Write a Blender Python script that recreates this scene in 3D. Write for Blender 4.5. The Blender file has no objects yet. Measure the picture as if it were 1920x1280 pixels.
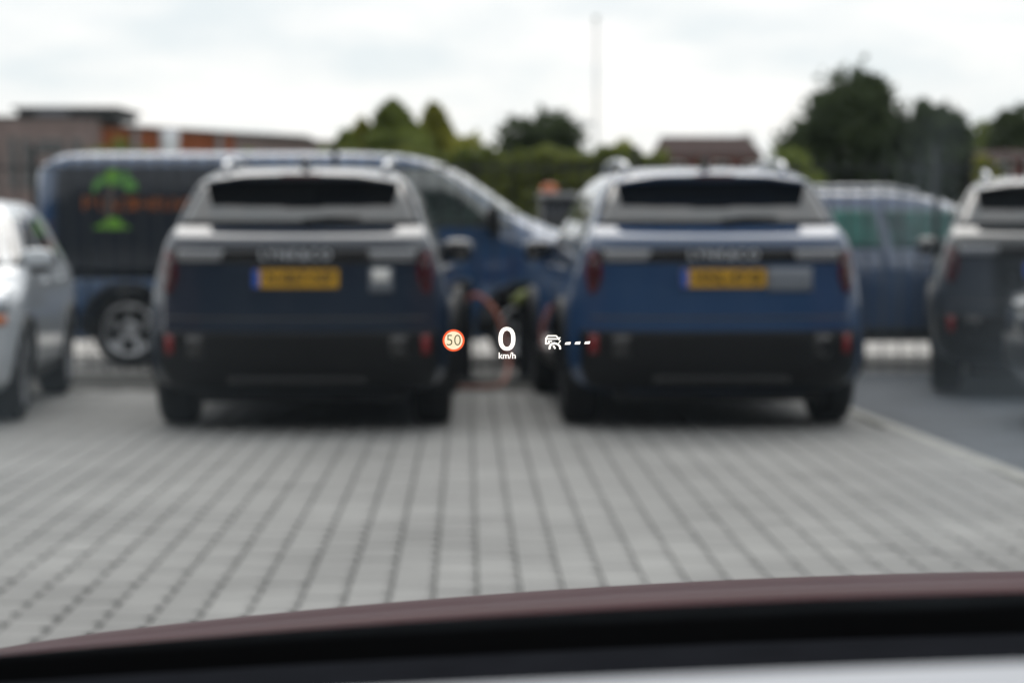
import bpy, bmesh, math, random
import numpy as np
from mathutils import Vector, Matrix

random.seed(7)
rng = np.random.default_rng(7)
SC = bpy.context.scene
COL = SC.collection
R = math.radians

# ------------------------------------------------------------------ camera
F_PX = 4400.0                      # focal length in pixels of the 1920 px wide photograph
EYE = Vector((0.0, 0.0, 1.255))
PITCH = math.atan(213.0 / F_PX)
cam_d = bpy.data.cameras.new('camera')
cam = bpy.data.objects.new('camera', cam_d)
COL.objects.link(cam)
cam.location = EYE
cam.rotation_euler = (R(90) - PITCH, 0, 0)
cam_d.sensor_width = 36.0
cam_d.lens = 36.0 * F_PX / 1920.0
cam_d.clip_start = 0.05
cam_d.clip_end = 4000
cam_d.dof.use_dof = True
cam_d.dof.focus_distance = 2.5
cam_d.dof.aperture_fstop = 5.2
SC.camera = cam
SC.render.resolution_x, SC.render.resolution_y = 1024, 682

# ------------------------------------------------------------------ sky and sun
SUN_EL, SUN_AZ = 54.0, -2.0        # azimuth from straight ahead (+Y) towards +X
w = bpy.data.worlds.new('World')
SC.world = w
w.use_nodes = True
nt = w.node_tree
nt.nodes.clear()
def N(tree, t, **kw):
    n = tree.nodes.new(t)
    for k, v in kw.items():
        setattr(n, k, v)
    return n
sky = N(nt, 'ShaderNodeTexSky', sky_type='NISHITA', sun_disc=False)
sky.sun_elevation = R(SUN_EL)
sky.sun_rotation = R(SUN_AZ)
tc = N(nt, 'ShaderNodeTexCoord')
mp = N(nt, 'ShaderNodeMapping')
mp.inputs['Scale'].default_value = (3.2, 3.2, 11.0)
n1 = N(nt, 'ShaderNodeTexNoise')
n1.inputs['Scale'].default_value = 2.8
n1.inputs['Detail'].default_value = 7.0
n1.inputs['Roughness'].default_value = 0.55
cr = N(nt, 'ShaderNodeValToRGB')
cr.color_ramp.elements[0].position = 0.38
cr.color_ramp.elements[0].color = (8.6, 9.2, 9.45, 1)
cr.color_ramp.elements[1].position = 0.62
cr.color_ramp.elements[1].color = (10.9, 10.8, 10.6, 1)
mx = N(nt, 'ShaderNodeMix', data_type='RGBA')
mx.inputs[0].default_value = 0.9
bg = N(nt, 'ShaderNodeBackground')
bg.inputs['Strength'].default_value = 0.1
wo = N(nt, 'ShaderNodeOutputWorld')
nt.links.new(tc.outputs['Generated'], mp.inputs['Vector'])
nt.links.new(mp.outputs['Vector'], n1.inputs['Vector'])
nt.links.new(n1.outputs['Fac'], cr.inputs['Fac'])
nt.links.new(sky.outputs['Color'], mx.inputs[6])
nt.links.new(cr.outputs['Color'], mx.inputs[7])
nt.links.new(mx.outputs[2], bg.inputs['Color'])
nt.links.new(bg.outputs['Background'], wo.inputs['Surface'])

sun_d = bpy.data.lights.new('sun', 'SUN')
sun_d.energy = 1.5
sun_d.angle = R(56)
sun_d.color = (1.0, 0.96, 0.9)
sun = bpy.data.objects.new('sun', sun_d)
COL.objects.link(sun)
sd = Vector((math.sin(R(SUN_AZ)) * math.cos(R(SUN_EL)), math.cos(R(SUN_AZ)) * math.cos(R(SUN_EL)), math.sin(R(SUN_EL))))
sun.rotation_euler = sd.to_track_quat('Z', 'Y').to_euler()
sun.location = (0, 0, 60)

SC.view_settings.view_transform = 'Standard'
SC.view_settings.look = 'None'
SC.view_settings.exposure = 0.0
SC.view_settings.gamma = 1.0
SC.view_settings.use_curve_mapping = False
SC.cycles.use_denoising = True
SC.cycles.max_bounces = 8
SC.cycles.volume_bounces = 0
SC.cycles.sample_clamp_indirect = 6.0

# ------------------------------------------------------------------ helpers
def P(px, py, Y):
    """World point that the photograph's pixel shows at ground distance Y."""
    dx, dy = (px - 960) / F_PX, (640 - py) / F_PX
    fy = math.cos(PITCH) + dy * math.sin(PITCH)
    fz = dy * math.cos(PITCH) - math.sin(PITCH)
    t = Y / fy
    return Vector((dx * t, Y, EYE.z + fz * t))

MATS = {}
def mat(name, color, rough=0.6, metal=0.0, coat=0.0, spec=0.5, vary=0.0, vscale=6.0, bump=0.0, bscale=80.0, color2=None, emit=None, estr=1.0, obj_random=0.0, coat_rough=0.03, coat_ior=1.5, leaf=0.0, world=False):
    if name in MATS:
        return MATS[name]
    m = bpy.data.materials.new(name)
    m.use_nodes = True
    t = m.node_tree
    t.nodes.clear()
    out = N(t, 'ShaderNodeOutputMaterial')
    if emit is not None:
        e = N(t, 'ShaderNodeEmission')
        e.inputs['Color'].default_value = (*emit, 1)
        e.inputs['Strength'].default_value = estr
        t.links.new(e.outputs[0], out.inputs['Surface'])
        MATS[name] = m
        return m
    p = N(t, 'ShaderNodeBsdfPrincipled')
    p.inputs['Base Color'].default_value = (*color, 1)
    p.inputs['Roughness'].default_value = rough
    p.inputs['Metallic'].default_value = metal
    p.inputs['Coat Weight'].default_value = coat
    p.inputs['Coat Roughness'].default_value = coat_rough
    p.inputs['Coat IOR'].default_value = coat_ior
    p.inputs['Specular IOR Level'].default_value = spec
    tl = None
    if leaf:
        tl = N(t, 'ShaderNodeBsdfTranslucent')
        tl.inputs['Color'].default_value = (*color, 1)
        ms = N(t, 'ShaderNodeMixShader')
        ms.inputs[0].default_value = leaf
        t.links.new(p.outputs[0], ms.inputs[1])
        t.links.new(tl.outputs[0], ms.inputs[2])
        t.links.new(ms.outputs[0], out.inputs['Surface'])
    else:
        t.links.new(p.outputs[0], out.inputs['Surface'])
    if vary or color2 or obj_random:
        co = N(t, 'ShaderNodeTexCoord')
        nz = N(t, 'ShaderNodeTexNoise')
        nz.inputs['Scale'].default_value = vscale
        nz.inputs['Detail'].default_value = 6.0
        t.links.new(N(t, 'ShaderNodeNewGeometry').outputs['Position'] if world else co.outputs['Object'], nz.inputs['Vector'])
        rp = N(t, 'ShaderNodeValToRGB')
        rp.color_ramp.elements[0].position = 0.3
        rp.color_ramp.elements[1].position = 0.7
        a = color if color2 is None else color
        b = color2 if color2 is not None else tuple(min(1, c * (1 + vary)) for c in color)
        if color2 is None:
            a = tuple(c * (1 - vary) for c in color)
        rp.color_ramp.elements[0].color = (*a, 1)
        rp.color_ramp.elements[1].color = (*b, 1)
        t.links.new(nz.outputs['Fac'], rp.inputs['Fac'])
        last = rp.outputs['Color']
        if obj_random:
            oi = N(t, 'ShaderNodeObjectInfo')
            mr = N(t, 'ShaderNodeMapRange')
            mr.inputs['To Min'].default_value = 1 - obj_random
            mr.inputs['To Max'].default_value = 1 + obj_random
            t.links.new(oi.outputs['Random'], mr.inputs['Value'])
            ml = N(t, 'ShaderNodeMix', data_type='RGBA', blend_type='MULTIPLY')
            ml.inputs[0].default_value = 1.0
            cb = N(t, 'ShaderNodeCombineColor')
            for i in range(3):
                t.links.new(mr.outputs[0], cb.inputs[i])
            t.links.new(last, ml.inputs[6])
            t.links.new(cb.outputs[0], ml.inputs[7])
            last = ml.outputs[2]
        t.links.new(last, p.inputs['Base Color'])
        if tl:
            t.links.new(last, tl.inputs['Color'])
    if bump:
        co2 = N(t, 'ShaderNodeTexCoord')
        nb = N(t, 'ShaderNodeTexNoise')
        nb.inputs['Scale'].default_value = bscale
        nb.inputs['Detail'].default_value = 4.0
        bp = N(t, 'ShaderNodeBump')
        bp.inputs['Strength'].default_value = bump
        bp.inputs['Distance'].default_value = 0.01
        t.links.new(co2.outputs['Object'], nb.inputs['Vector'])
        t.links.new(nb.outputs['Fac'], bp.inputs['Height'])
        t.links.new(bp.outputs['Normal'], p.inputs['Normal'])
    MATS[name] = m
    return m

class MB:
    """Collects vertices and faces; build() links them as one mesh object."""
    def __init__(s):
        s.v, s.f = [], []
    def add(s, verts, faces):
        o = len(s.v)
        s.v += [tuple(p) for p in verts]
        s.f += [tuple(i + o for i in f) for f in faces]
        return s
    def box(s, c, size, rotz=0.0):
        cx, cy, cz = c
        hx, hy, hz = size[0] / 2, size[1] / 2, size[2] / 2
        ca, sa = math.cos(rotz), math.sin(rotz)
        vs = []
        for z in (-hz, hz):
            for x, y in ((-hx, -hy), (hx, -hy), (hx, hy), (-hx, hy)):
                vs.append((cx + x * ca - y * sa, cy + x * sa + y * ca, cz + z))
        return s.add(vs, [(3, 2, 1, 0), (4, 5, 6, 7), (0, 1, 5, 4), (1, 2, 6, 5), (2, 3, 7, 6), (3, 0, 4, 7)])
    def cbox(s, c, size, ch):
        """box with chamfered edges (octagonal slab look): top and bottom inset"""
        cx, cy, cz = c
        hx, hy, hz = size[0] / 2, size[1] / 2, size[2] / 2
        rings = [(-hz, ch), (-hz + ch, 0), (hz - ch, 0), (hz, ch)]
        vs = []
        for z, i in rings:
            X, Y = hx - i, hy - i
            k = ch
            for x, y in ((-X + k, -Y), (X - k, -Y), (X, -Y + k), (X, Y - k), (X - k, Y), (-X + k, Y), (-X, Y - k), (-X, -Y + k)):
                vs.append((cx + x, cy + y, cz + z))
        fs = [tuple(range(7, -1, -1)), tuple(range(24, 32))]
        for r in range(3):
            for i in range(8):
                j = (i + 1) % 8
                fs.append((r * 8 + i, r * 8 + j, r * 8 + 8 + j, r * 8 + 8 + i))
        return s.add(vs, fs)
    def tube(s, pts, rad, n=8, closed_ends=True):
        pts = [Vector(p) for p in pts]
        if not isinstance(rad, (list, tuple)):
            rad = [rad] * len(pts)
        vs, fs = [], []
        up = Vector((0, 0, 1))
        for i, p in enumerate(pts):
            d = (pts[min(i + 1, len(pts) - 1)] - pts[max(i - 1, 0)]).normalized()
            a = d.cross(up)
            if a.length < 1e-3:
                a = d.cross(Vector((1, 0, 0)))
            a.normalize()
            b = a.cross(d).normalized()
            for k in range(n):
                th = 2 * math.pi * k / n
                vs.append(p + (a * math.cos(th) + b * math.sin(th)) * rad[i])
        for i in range(len(pts) - 1):
            for k in range(n):
                j = (k + 1) % n
                fs.append((i * n + k, i * n + j, i * n + n + j, i * n + n + k))
        if closed_ends:
            fs.append(tuple(range(n - 1, -1, -1)))
            fs.append(tuple((len(pts) - 1) * n + k for k in range(n)))
        return s.add(vs, fs)
    def lathe_x(s, prof, c=(0, 0, 0), n=32, closed=True):
        """revolve (x, r) profile about the X axis"""
        vs, fs = [], []
        m = len(prof)
        for k in range(n):
            th = 2 * math.pi * k / n
            for x, r in prof:
                vs.append((c[0] + x, c[1] + r * math.cos(th), c[2] + r * math.sin(th)))
        for k in range(n):
            k2 = (k + 1) % n
            for i in range(m if closed else m - 1):
                j = (i + 1) % m
                fs.append((k * m + i, k * m + j, k2 * m + j, k2 * m + i))
        return s.add(vs, fs)
    def superell(s, c, rad, e=0.6, nu=18, nv=10):
        """superellipsoid: a softly rounded box"""
        vs, fs = [], []
        def sp(v, p):
            return math.copysign(abs(v) ** p, v)
        for j in range(nv + 1):
            b = -math.pi / 2 + math.pi * j / nv
            for i in range(nu):
                a = 2 * math.pi * i / nu
                vs.append((c[0] + rad[0] * sp(math.cos(b), e) * sp(math.cos(a), e),
                           c[1] + rad[1] * sp(math.cos(b), e) * sp(math.sin(a), e),
                           c[2] + rad[2] * sp(math.sin(b), e)))
        for j in range(nv):
            for i in range(nu):
                k = (i + 1) % nu
                fs.append((j * nu + i, j * nu + k, j * nu + nu + k, j * nu + nu + i))
        return s.add(vs, fs)
    def prism(s, poly, axis, a0, a1):
        """extrude a 2D polygon; axis 'x': poly is (y,z); 'y': (x,z); 'z': (x,y)"""
        def mk(p, a):
            return {'x': (a, p[0], p[1]), 'y': (p[0], a, p[1]), 'z': (p[0], p[1], a)}[axis]
        n = len(poly)
        vs = [mk(p, a0) for p in poly] + [mk(p, a1) for p in poly]
        fs = [tuple(range(n - 1, -1, -1)), tuple(range(n, 2 * n))]
        for i in range(n):
            j = (i + 1) % n
            fs.append((i, j, n + j, n + i))
        return s.add(vs, fs)
    def stroke(s, pts, wd, y, th=0.0006):
        """ribbon with thickness in the plane of constant y; pts are (x, z)"""
        pts = [Vector((p[0], p[1])) for p in pts]
        L, Rr = [], []
        for i, p in enumerate(pts):
            d = (pts[min(i + 1, len(pts) - 1)] - pts[max(i - 1, 0)]).normalized()
            nrm = Vector((-d.y, d.x)) * wd / 2
            L.append(p + nrm); Rr.append(p - nrm)
        for i in range(len(pts) - 1):
            s.prism([L[i], L[i + 1], Rr[i + 1], Rr[i]], 'y', y, y + th)
        return s
    def mesh(s, name, material=None, smooth=False, fix=True):
        me = bpy.data.meshes.new(name)
        me.from_pydata(s.v, [], s.f)
        if fix:
            bm = bmesh.new()
            bm.from_mesh(me)
            bmesh.ops.recalc_face_normals(bm, faces=bm.faces)
            bm.to_mesh(me)
            bm.free()
        if material:
            me.materials.append(material)
        if smooth:
            me.shade_smooth()
        me.update()
        return me
    def build(s, name, material=None, parent=None, smooth=False, loc=None, fix=True, angle=None):
        me = s.mesh(name, material, smooth, fix)
        if angle is not None:
            me.shade_smooth()
            me.set_sharp_from_angle(angle=R(angle))
        return link(name, me, parent, loc)

def link(name, me, parent=None, loc=None, rot=None):
    o = bpy.data.objects.new(name, me)
    COL.objects.link(o)
    if parent:
        o.parent = parent
    if loc is not None:
        o.location = loc
    if rot is not None:
        o.rotation_euler = rot
    return o

def thing(name, label, cat, loc=(0, 0, 0), rotz=0.0, group=None):
    o = bpy.data.objects.new(name, None)
    COL.objects.link(o)
    o.empty_display_size = 0.3
    o.location = loc
    o.rotation_euler = (0, 0, rotz)
    return tag(o, label, cat, group)

def tag(o, label, cat, group=None):
    o['label'] = label
    o['category'] = cat
    if group:
        o['group'] = group
    return o

def structure(o):
    o['kind'] = 'structure'
    return o

def stuff(o):
    o['kind'] = 'stuff'
    return o

def text_mesh(body, size, extrude, material, name='lettering', align='CENTER', bold=0.0, space=1.0):
    cu = bpy.data.curves.new(name, 'FONT')
    cu.body = body
    cu.size = size
    cu.extrude = extrude
    cu.offset = bold
    cu.space_character = space
    cu.align_x = align
    cu.align_y = 'CENTER'
    cu.resolution_u = 4
    o = bpy.data.objects.new(name, cu)
    COL.objects.link(o)
    dg = bpy.context.evaluated_depsgraph_get()
    me = bpy.data.meshes.new_from_object(o.evaluated_get(dg))
    bpy.data.objects.remove(o)
    bpy.data.curves.remove(cu)
    me.name = name
    me.materials.clear()
    me.materials.append(material)
    return me

# ------------------------------------------------------------------ materials
M_paver = mat('concrete_paver', (0.266, 0.266, 0.260), rough=0.85, vary=0.18, vscale=0.9, world=True, bump=0.25, bscale=140, obj_random=0.09)
M_joint = mat('mossy_joint_sand', (0.085, 0.090, 0.078), rough=0.95, color2=(0.12, 0.13, 0.08), vscale=1.4)
M_asphalt = mat('asphalt', (0.064, 0.076, 0.092), rough=0.8, vary=0.25, vscale=3.0, bump=0.5, bscale=220)
M_kerb = mat('concrete_edging', (0.33, 0.33, 0.31), rough=0.85, vary=0.12, vscale=4.0)
M_soil = mat('dark_planting_soil', (0.030, 0.030, 0.028), rough=0.95, color2=(0.048, 0.046, 0.04), vscale=3.0, bump=0.8, bscale=30)
M_road = mat('pale_concrete_road', (0.36, 0.345, 0.325), rough=0.85, vary=0.1, vscale=1.2)
M_grass = mat('grass_field', (0.055, 0.085, 0.03), rough=0.95, color2=(0.09, 0.11, 0.045), vscale=0.4)
M_black = mat('black_plastic', (0.008, 0.0085, 0.0095), rough=0.5, spec=0.22, vary=0.15, vscale=9)
M_gloss = mat('gloss_black', (0.008, 0.008, 0.009), rough=0.08, coat=0.6)
M_rubber = mat('tyre_rubber', (0.010, 0.010, 0.0105), rough=0.85, spec=0.2, vary=0.2, vscale=14)
M_rim = mat('alloy_rim', (0.42, 0.43, 0.45), rough=0.3, metal=0.9)
M_rimdark = mat('dark_alloy_rim', (0.05, 0.05, 0.055), rough=0.35, metal=0.6)
M_glass = mat('tinted_glass', (0.005, 0.006, 0.007), rough=0.02, spec=0.6, coat=1.0, coat_ior=2.0)
M_sideglass = mat('green_tinted_side_glass', (0.008, 0.14, 0.115), rough=0.03, spec=0.5, color2=(0.006, 0.02, 0.03), vscale=2.2)
M_chrome = mat('chrome', (0.62, 0.63, 0.65), rough=0.12, metal=1.0)
M_badge = mat('satin_silver_badge', (0.62, 0.65, 0.70), rough=0.4, metal=0.1, spec=0.5)
M_red = mat('red_lamp_lens', (0.09, 0.004, 0.009), rough=0.12, coat=0.5)
M_reflector = mat('red_reflector', (0.22, 0.005, 0.007), rough=0.25, coat=0.4)
M_lampbar = mat('smoked_lamp_bar', (0.30, 0.31, 0.33), rough=0.22, metal=0.5, coat=0.6)
M_plate = mat('yellow_plate', (0.60, 0.33, 0.012), rough=0.45, vary=0.05, vscale=8)
M_plateblue = mat('plate_blue_band', (0.02, 0.10, 0.48), rough=0.45)
M_ink = mat('plate_ink', (0.012, 0.012, 0.01), rough=0.6)
M_palepanel = mat('pale_panel', (0.82, 0.82, 0.80), rough=0.3, vary=0.05)
M_greypanel = mat('grey_panel', (0.19, 0.21, 0.24), rough=0.3, vary=0.08)
M_headlamp = mat('clear_headlamp', (0.35, 0.38, 0.42), rough=0.06, metal=0.5, coat=1.0)
M_amber = mat('amber_lens', (0.65, 0.16, 0.02), rough=0.2)
M_orange = mat('orange_cable', (0.25, 0.055, 0.024), rough=0.5, vary=0.1, vscale=10)
def paint(name, col, metal=0.0, rough=0.4, coat=1.0):
    return mat(name, col, rough=rough, metal=metal, coat=coat, spec=0.15, vary=0.06, vscale=3.0, coat_ior=1.9)
M_nightblue = paint('black_blue_paint', (0.0120, 0.0230, 0.0440))
M_blue = paint('deep_blue_paint', (0.018, 0.058, 0.145))
M_grey = paint('dark_grey_paint', (0.020, 0.025, 0.030))
M_white = paint('white_paint', (0.62, 0.66, 0.70), metal=0.0, rough=0.4)
M_vanblue = paint('navy_van_paint', (0.018, 0.066, 0.165))
M_estblue = paint('mid_blue_paint', (0.018, 0.050, 0.125))
M_darkcar = paint('charcoal_paint', (0.010, 0.012, 0.015))
M_maroon = mat('maroon_paint', (0.045, 0.006, 0.011), rough=0.5, spec=0.04, coat=0.11, coat_rough=0.12, vary=0.1, vscale=5)

# ------------------------------------------------------------------ z-stack shells (vehicle bodies)
def pchip(xs, ys, x):
    xs = np.asarray(xs, float); ys = np.asarray(ys, float)
    h = np.diff(xs); d = np.diff(ys) / h
    m = np.zeros_like(ys)
    m[0], m[-1] = d[0], d[-1]
    for i in range(1, len(xs) - 1):
        if d[i - 1] * d[i] > 0:
            w1, w2 = 2 * h[i] + h[i - 1], h[i] + 2 * h[i - 1]
            m[i] = (w1 + w2) / (w1 / d[i - 1] + w2 / d[i])
    x = min(max(x, xs[0]), xs[-1])
    i = int(min(max(np.searchsorted(xs, x) - 1, 0), len(xs) - 2))
    t = (x - xs[i]) / h[i]
    return float((1 + 2 * t) * (1 - t) ** 2 * ys[i] + t * (1 - t) ** 2 * h[i] * m[i] + t * t * (3 - 2 * t) * ys[i + 1] + t * t * (t - 1) * h[i] * m[i + 1])

class Shell:
    """keys: rows of (z, half width, rear y, front y, rear corner depth, front corner depth)."""
    def __init__(s, keys, nr=3.0, nf=3.0):
        s.k = np.array(keys, float)
        s.nr, s.nf = nr, nf
        s.z0, s.z1 = s.k[0, 0], s.k[-1, 0]
    def at(s, z):
        return [pchip(s.k[:, 0], s.k[:, i], z) for i in range(1, 6)]
    def rear_y(s, x, z):
        w_, r_, f_, dr, df = s.at(z)
        u = min(abs(x) / w_, 0.9995)
        return r_ + dr * (1 - (1 - u ** s.nr) ** (1 / s.nr))
    def front_y(s, x, z):
        w_, r_, f_, dr, df = s.at(z)
        u = min(abs(x) / w_, 0.9995)
        return f_ - df * (1 - (1 - u ** s.nf) ** (1 / s.nf))
    def side_x(s, y, z):
        w_, r_, f_, dr, df = s.at(z)
        if y < r_ + dr:
            v = min(max((r_ + dr - y) / dr, 0), 0.9995)
            return w_ * (1 - v ** s.nr) ** (1 / s.nr)
        if y > f_ - df:
            v = min(max((y - f_ + df) / df, 0), 0.9995)
            return w_ * (1 - v ** s.nf) ** (1 / s.nf)
        return w_
    def ring(s, z, na=10, ns=12):
        w_, r_, f_, dr, df = s.at(z)
        half = []
        for i in range(na):
            a = (math.pi / 2) * (i / na)
            half.append((w_ * math.sin(a) ** (2 / s.nr), r_ + dr * (1 - math.cos(a) ** (2 / s.nr))))
        for i in range(ns + 1):
            half.append((w_, r_ + dr + (f_ - df - r_ - dr) * i / ns))
        for i in range(na - 1, -1, -1):
            a = (math.pi / 2) * (i / na)
            half.append((w_ * math.sin(a) ** (2 / s.nf), f_ - df * (1 - math.cos(a) ** (2 / s.nf))))
        other = [(-x, y) for x, y in half[-2:0:-1]]
        return [(x, y, z) for x, y in half + other]
    def mesh(s, name, zs, material, arches=(), arch_r=0.37, arch_in=0.62):
        mb = MB()
        rings = [s.ring(z) for z in zs]
        n = len(rings[0])
        vs = [p for r in rings for p in r]
        fs = []
        for j in range(len(rings) - 1):
            for i in range(n):
                k = (i + 1) % n
                fs.append((j * n + i, j * n + k, j * n + n + k, j * n + n + i))
        fs.append(tuple(range(n - 1, -1, -1)))
        fs.append(tuple((len(rings) - 1) * n + i for i in range(n)))
        mb.add(vs, fs)
        me = mb.mesh(name)
        if arches:
            o = bpy.data.objects.new('tmp', me)
            COL.objects.link(o)
            cut = []
            for (yc, zc) in arches:
                for sx in (-1, 1):
                    c = MB()
                    a, b = sorted((sx * arch_in, sx * 1.3))
                    prof = [(yc + arch_r * math.cos(2 * math.pi * k / 28), zc + arch_r * math.sin(2 * math.pi * k / 28)) for k in range(28)]
                    c.prism(prof, 'x', a, b)
                    co = bpy.data.objects.new('cut', c.mesh('cut'))
                    COL.objects.link(co)
                    md = o.modifiers.new('b', 'BOOLEAN')
                    md.operation = 'DIFFERENCE'
                    md.solver = 'EXACT'
                    md.object = co
                    cut.append(co)
            dg = bpy.context.evaluated_depsgraph_get()
            me2 = bpy.data.meshes.new_from_object(o.evaluated_get(dg))
            for c in cut:
                bpy.data.objects.remove(c)
            bpy.data.objects.remove(o)
            me = me2
            me.name = name
        me.materials.clear()
        me.materials.append(material)
        me.shade_smooth()
        me.set_sharp_from_angle(angle=R(38))
        return me
    def patch(s, kind, z0, z1, lo, hi, nz=6, nu=12, off=0.005, thick=0.02, side=1):
        """closed sheet on the rear ('rear'), front ('front') or flank ('side') between lo(z) and hi(z)."""
        lo = lo if callable(lo) else (lambda z, c=lo: c)
        hi = hi if callable(hi) else (lambda z, c=hi: c)
        mb = MB()
        vs = []
        for layer in (0, 1):
            d = off if layer == 0 else -thick
            for j in range(nz + 1):
                z = z0 + (z1 - z0) * j / nz
                a, b = lo(z), hi(z)
                for i in range(nu + 1):
                    u = a + (b - a) * i / nu
                    if kind == 'rear':
                        vs.append((u, s.rear_y(u, z) - d, z))
                    elif kind == 'front':
                        vs.append((u, s.front_y(u, z) + d, z))
                    else:
                        vs.append((side * (s.side_x(u, z) + d), u, z))
        m = nu + 1
        L = m * (nz + 1)
        fs = []
        for j in range(nz):
            for i in range(nu):
                q = (j * m + i, j * m + i + 1, (j + 1) * m + i + 1, (j + 1) * m + i)
                fs.append(q)
                fs.append(tuple(L + k for k in reversed(q)))
        border = [i for i in range(m)] + [j * m + nu for j in range(1, nz + 1)] + [nz * m + i for i in range(nu - 1, -1, -1)] + [j * m for j in range(nz - 1, 0, -1)]
        for a, b in zip(border, border[1:] + border[:1]):
            fs.append((b, a, L + a, L + b))
        return mb.add(vs, fs)

def zlevels(keys, n=34):
    zs = sorted(set([round(k[0], 4) for k in keys] + [round(keys[0][0] + (keys[-1][0] - keys[0][0]) * i / n, 4) for i in range(n + 1)]))
    out = [zs[0]]
    for z in zs[1:]:
        if z - out[-1] > 0.006 or z in [round(k[0], 4) for k in keys]:
            out.append(z)
    return out

def lin(z0, v0, z1, v1):
    return lambda z: v0 + (v1 - v0) * (z - z0) / (z1 - z0)

WHEELS = {}
def wheel_meshes(rad, width, rim_mat, spokes, style):
    key = (rad, width, rim_mat.name, spokes, style)
    if key in WHEELS:
        return WHEELS[key]
    h = width / 2
    rr = rad * 0.68
    t = MB()
    t.lathe_x([(-h + .02, rr), (-h, rr + .02), (-h, rad - .045), (-h + .012, rad - .02), (-h + .035, rad - .004), (0, rad), (h - .035, rad - .004), (h - .012, rad - .02), (h, rad - .045), (h, rr + .02), (h - .02, rr)], n=40)
    tm = t.mesh('tyre', M_rubber, True)
    r = MB()
    r.lathe_x([(h - .012, rr + .012), (h - .006, rr), (h - .016, rr - .02), (-h + .03, rr - .03), (-h + .02, rr + .01)], n=40)
    r.lathe_x([(h - .03, .0005), (h - .022, .05), (h - .04, .075), (h - .09, .075), (h - .09, .0005)], n=20)
    for k in range(spokes):
        a = 2 * math.pi * k / spokes + 0.3
        for da in ((-.13, .13) if style == 'double' else (0,)):
            b = a + da
            c0 = Vector((h - .045, .05 * math.cos(a + da * .5), .05 * math.sin(a + da * .5)))
            c1 = Vector((h - .022, (rr - .012) * math.cos(b), (rr - .012) * math.sin(b)))
            d = (c1 - c0).normalized()
            q = d.cross(Vector((1, 0, 0))).normalized()
            wd = 0.022 if style == 'double' else 0.034
            vs = []
            for c in (c0, c1):
                for sx, sq in ((-.02, -wd), (.004, -wd * .8), (.004, wd * .8), (-.02, wd)):
                    vs.append(c + Vector((sx, 0, 0)) + q * sq)
            r.add(vs, [(0, 1, 2, 3), (7, 6, 5, 4), (0, 4, 5, 1), (1, 5, 6, 2), (2, 6, 7, 3), (3, 7, 4, 0)])
    rm = r.mesh('rim', rim_mat)
    disc = MB().lathe_x([(h - .11, .0005), (h - .11, rr - .03), (h - .125, rr - .03), (h - .125, .0005)], n=28)
    dm = disc.mesh('brake_disc', M_black)
    WHEELS[key] = (tm, rm, dm)
    return WHEELS[key]

def add_wheels(root, axles, track, rad, width, rim_mat=M_rim, spokes=5, style='double', steer=0.0):
    tm, rm, dm = wheel_meshes(rad, width, rim_mat, spokes, style)
    for i, ya in enumerate(axles):
        for sx in (1, -1):
            wl = link('wheel', tm, root, (sx * track, ya, rad), (0, 0, (0 if sx > 0 else math.pi) + (steer if i == 1 else 0)))
            link('rim', rm, wl)
            link('brake_disc', dm, wl)

def mirror(root, x, y, z, paint_m, sx, size=(.11, .065, .075)):
    m = MB().superell((sx * (x + size[0]), y, z), size, 0.62)
    o = m.build('door_mirror', paint_m, root, True)
    c = MB().superell((sx * (x + size[0]), y + 0.012, z - size[2] * 0.75), (size[0] * .86, size[1] * .8, size[2] * .4), .6)
    c.build('mirror_base', M_black, o, True)
    MB().box((sx * (x + .01), y + .01, z - .045), (.14, .05, .03)).build('mirror_arm', M_black, o)
    MB().superell((sx * (x + size[0]), y - size[1] * .8, z), (size[0] * .85, .02, size[2] * .8), .6).build('mirror_glass', M_glass, o, True)

# ------------------------------------------------------------------ compact SUV (rear faces -Y, length along +Y)
SUV_KEYS = [
    # z     w      rear   front  dr    df
    (0.24, 0.80, 0.20, 4.30, 0.35, 0.40),
    (0.30, 0.88, 0.10, 4.44, 0.38, 0.45),
    (0.42, 0.922, 0.02, 4.52, 0.42, 0.50),
    (0.58, 0.93, 0.00, 4.54, 0.42, 0.52),
    (0.72, 0.930, 0.010, 4.53, 0.42, 0.52),
    (0.80, 0.922, 0.016, 4.50, 0.40, 0.52),
    (0.92, 0.900, 0.024, 4.44, 0.37, 0.55),
    (1.00, 0.875, 0.026, 4.20, 0.34, 0.60),
    (1.06, 0.855, 0.028, 3.70, 0.31, 0.60),
    (1.12, 0.835, 0.029, 3.30, 0.28, 0.55),
    (1.178, 0.812, 0.036, 3.12, 0.26, 0.50),
    (1.208, 0.797, 0.070, 3.06, 0.24, 0.47),
    (1.236, 0.783, 0.155, 3.01, 0.170, 0.44),
    (1.265, 0.770, 0.270, 2.95, 0.130, 0.42),
    (1.32, 0.750, 0.340, 2.86, 0.100, 0.40),
    (1.45, 0.698, 0.475, 2.62, 0.085, 0.38),
    (1.54, 0.652, 0.570, 2.42, 0.095, 0.36),
    (1.588, 0.600, 0.660, 2.24, 0.130, 0.34),
    (1.622, 0.530, 0.780, 2.04, 0.20, 0.34),
    (1.638, 0.420, 0.980, 1.78, 0.22, 0.30),
    (1.645, 0.320, 1.150, 1.60, 0.20, 0.20),
]
SUV_SH = Shell(SUV_KEYS, 2.6, 2.6)
SUV_BODY = None
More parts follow.
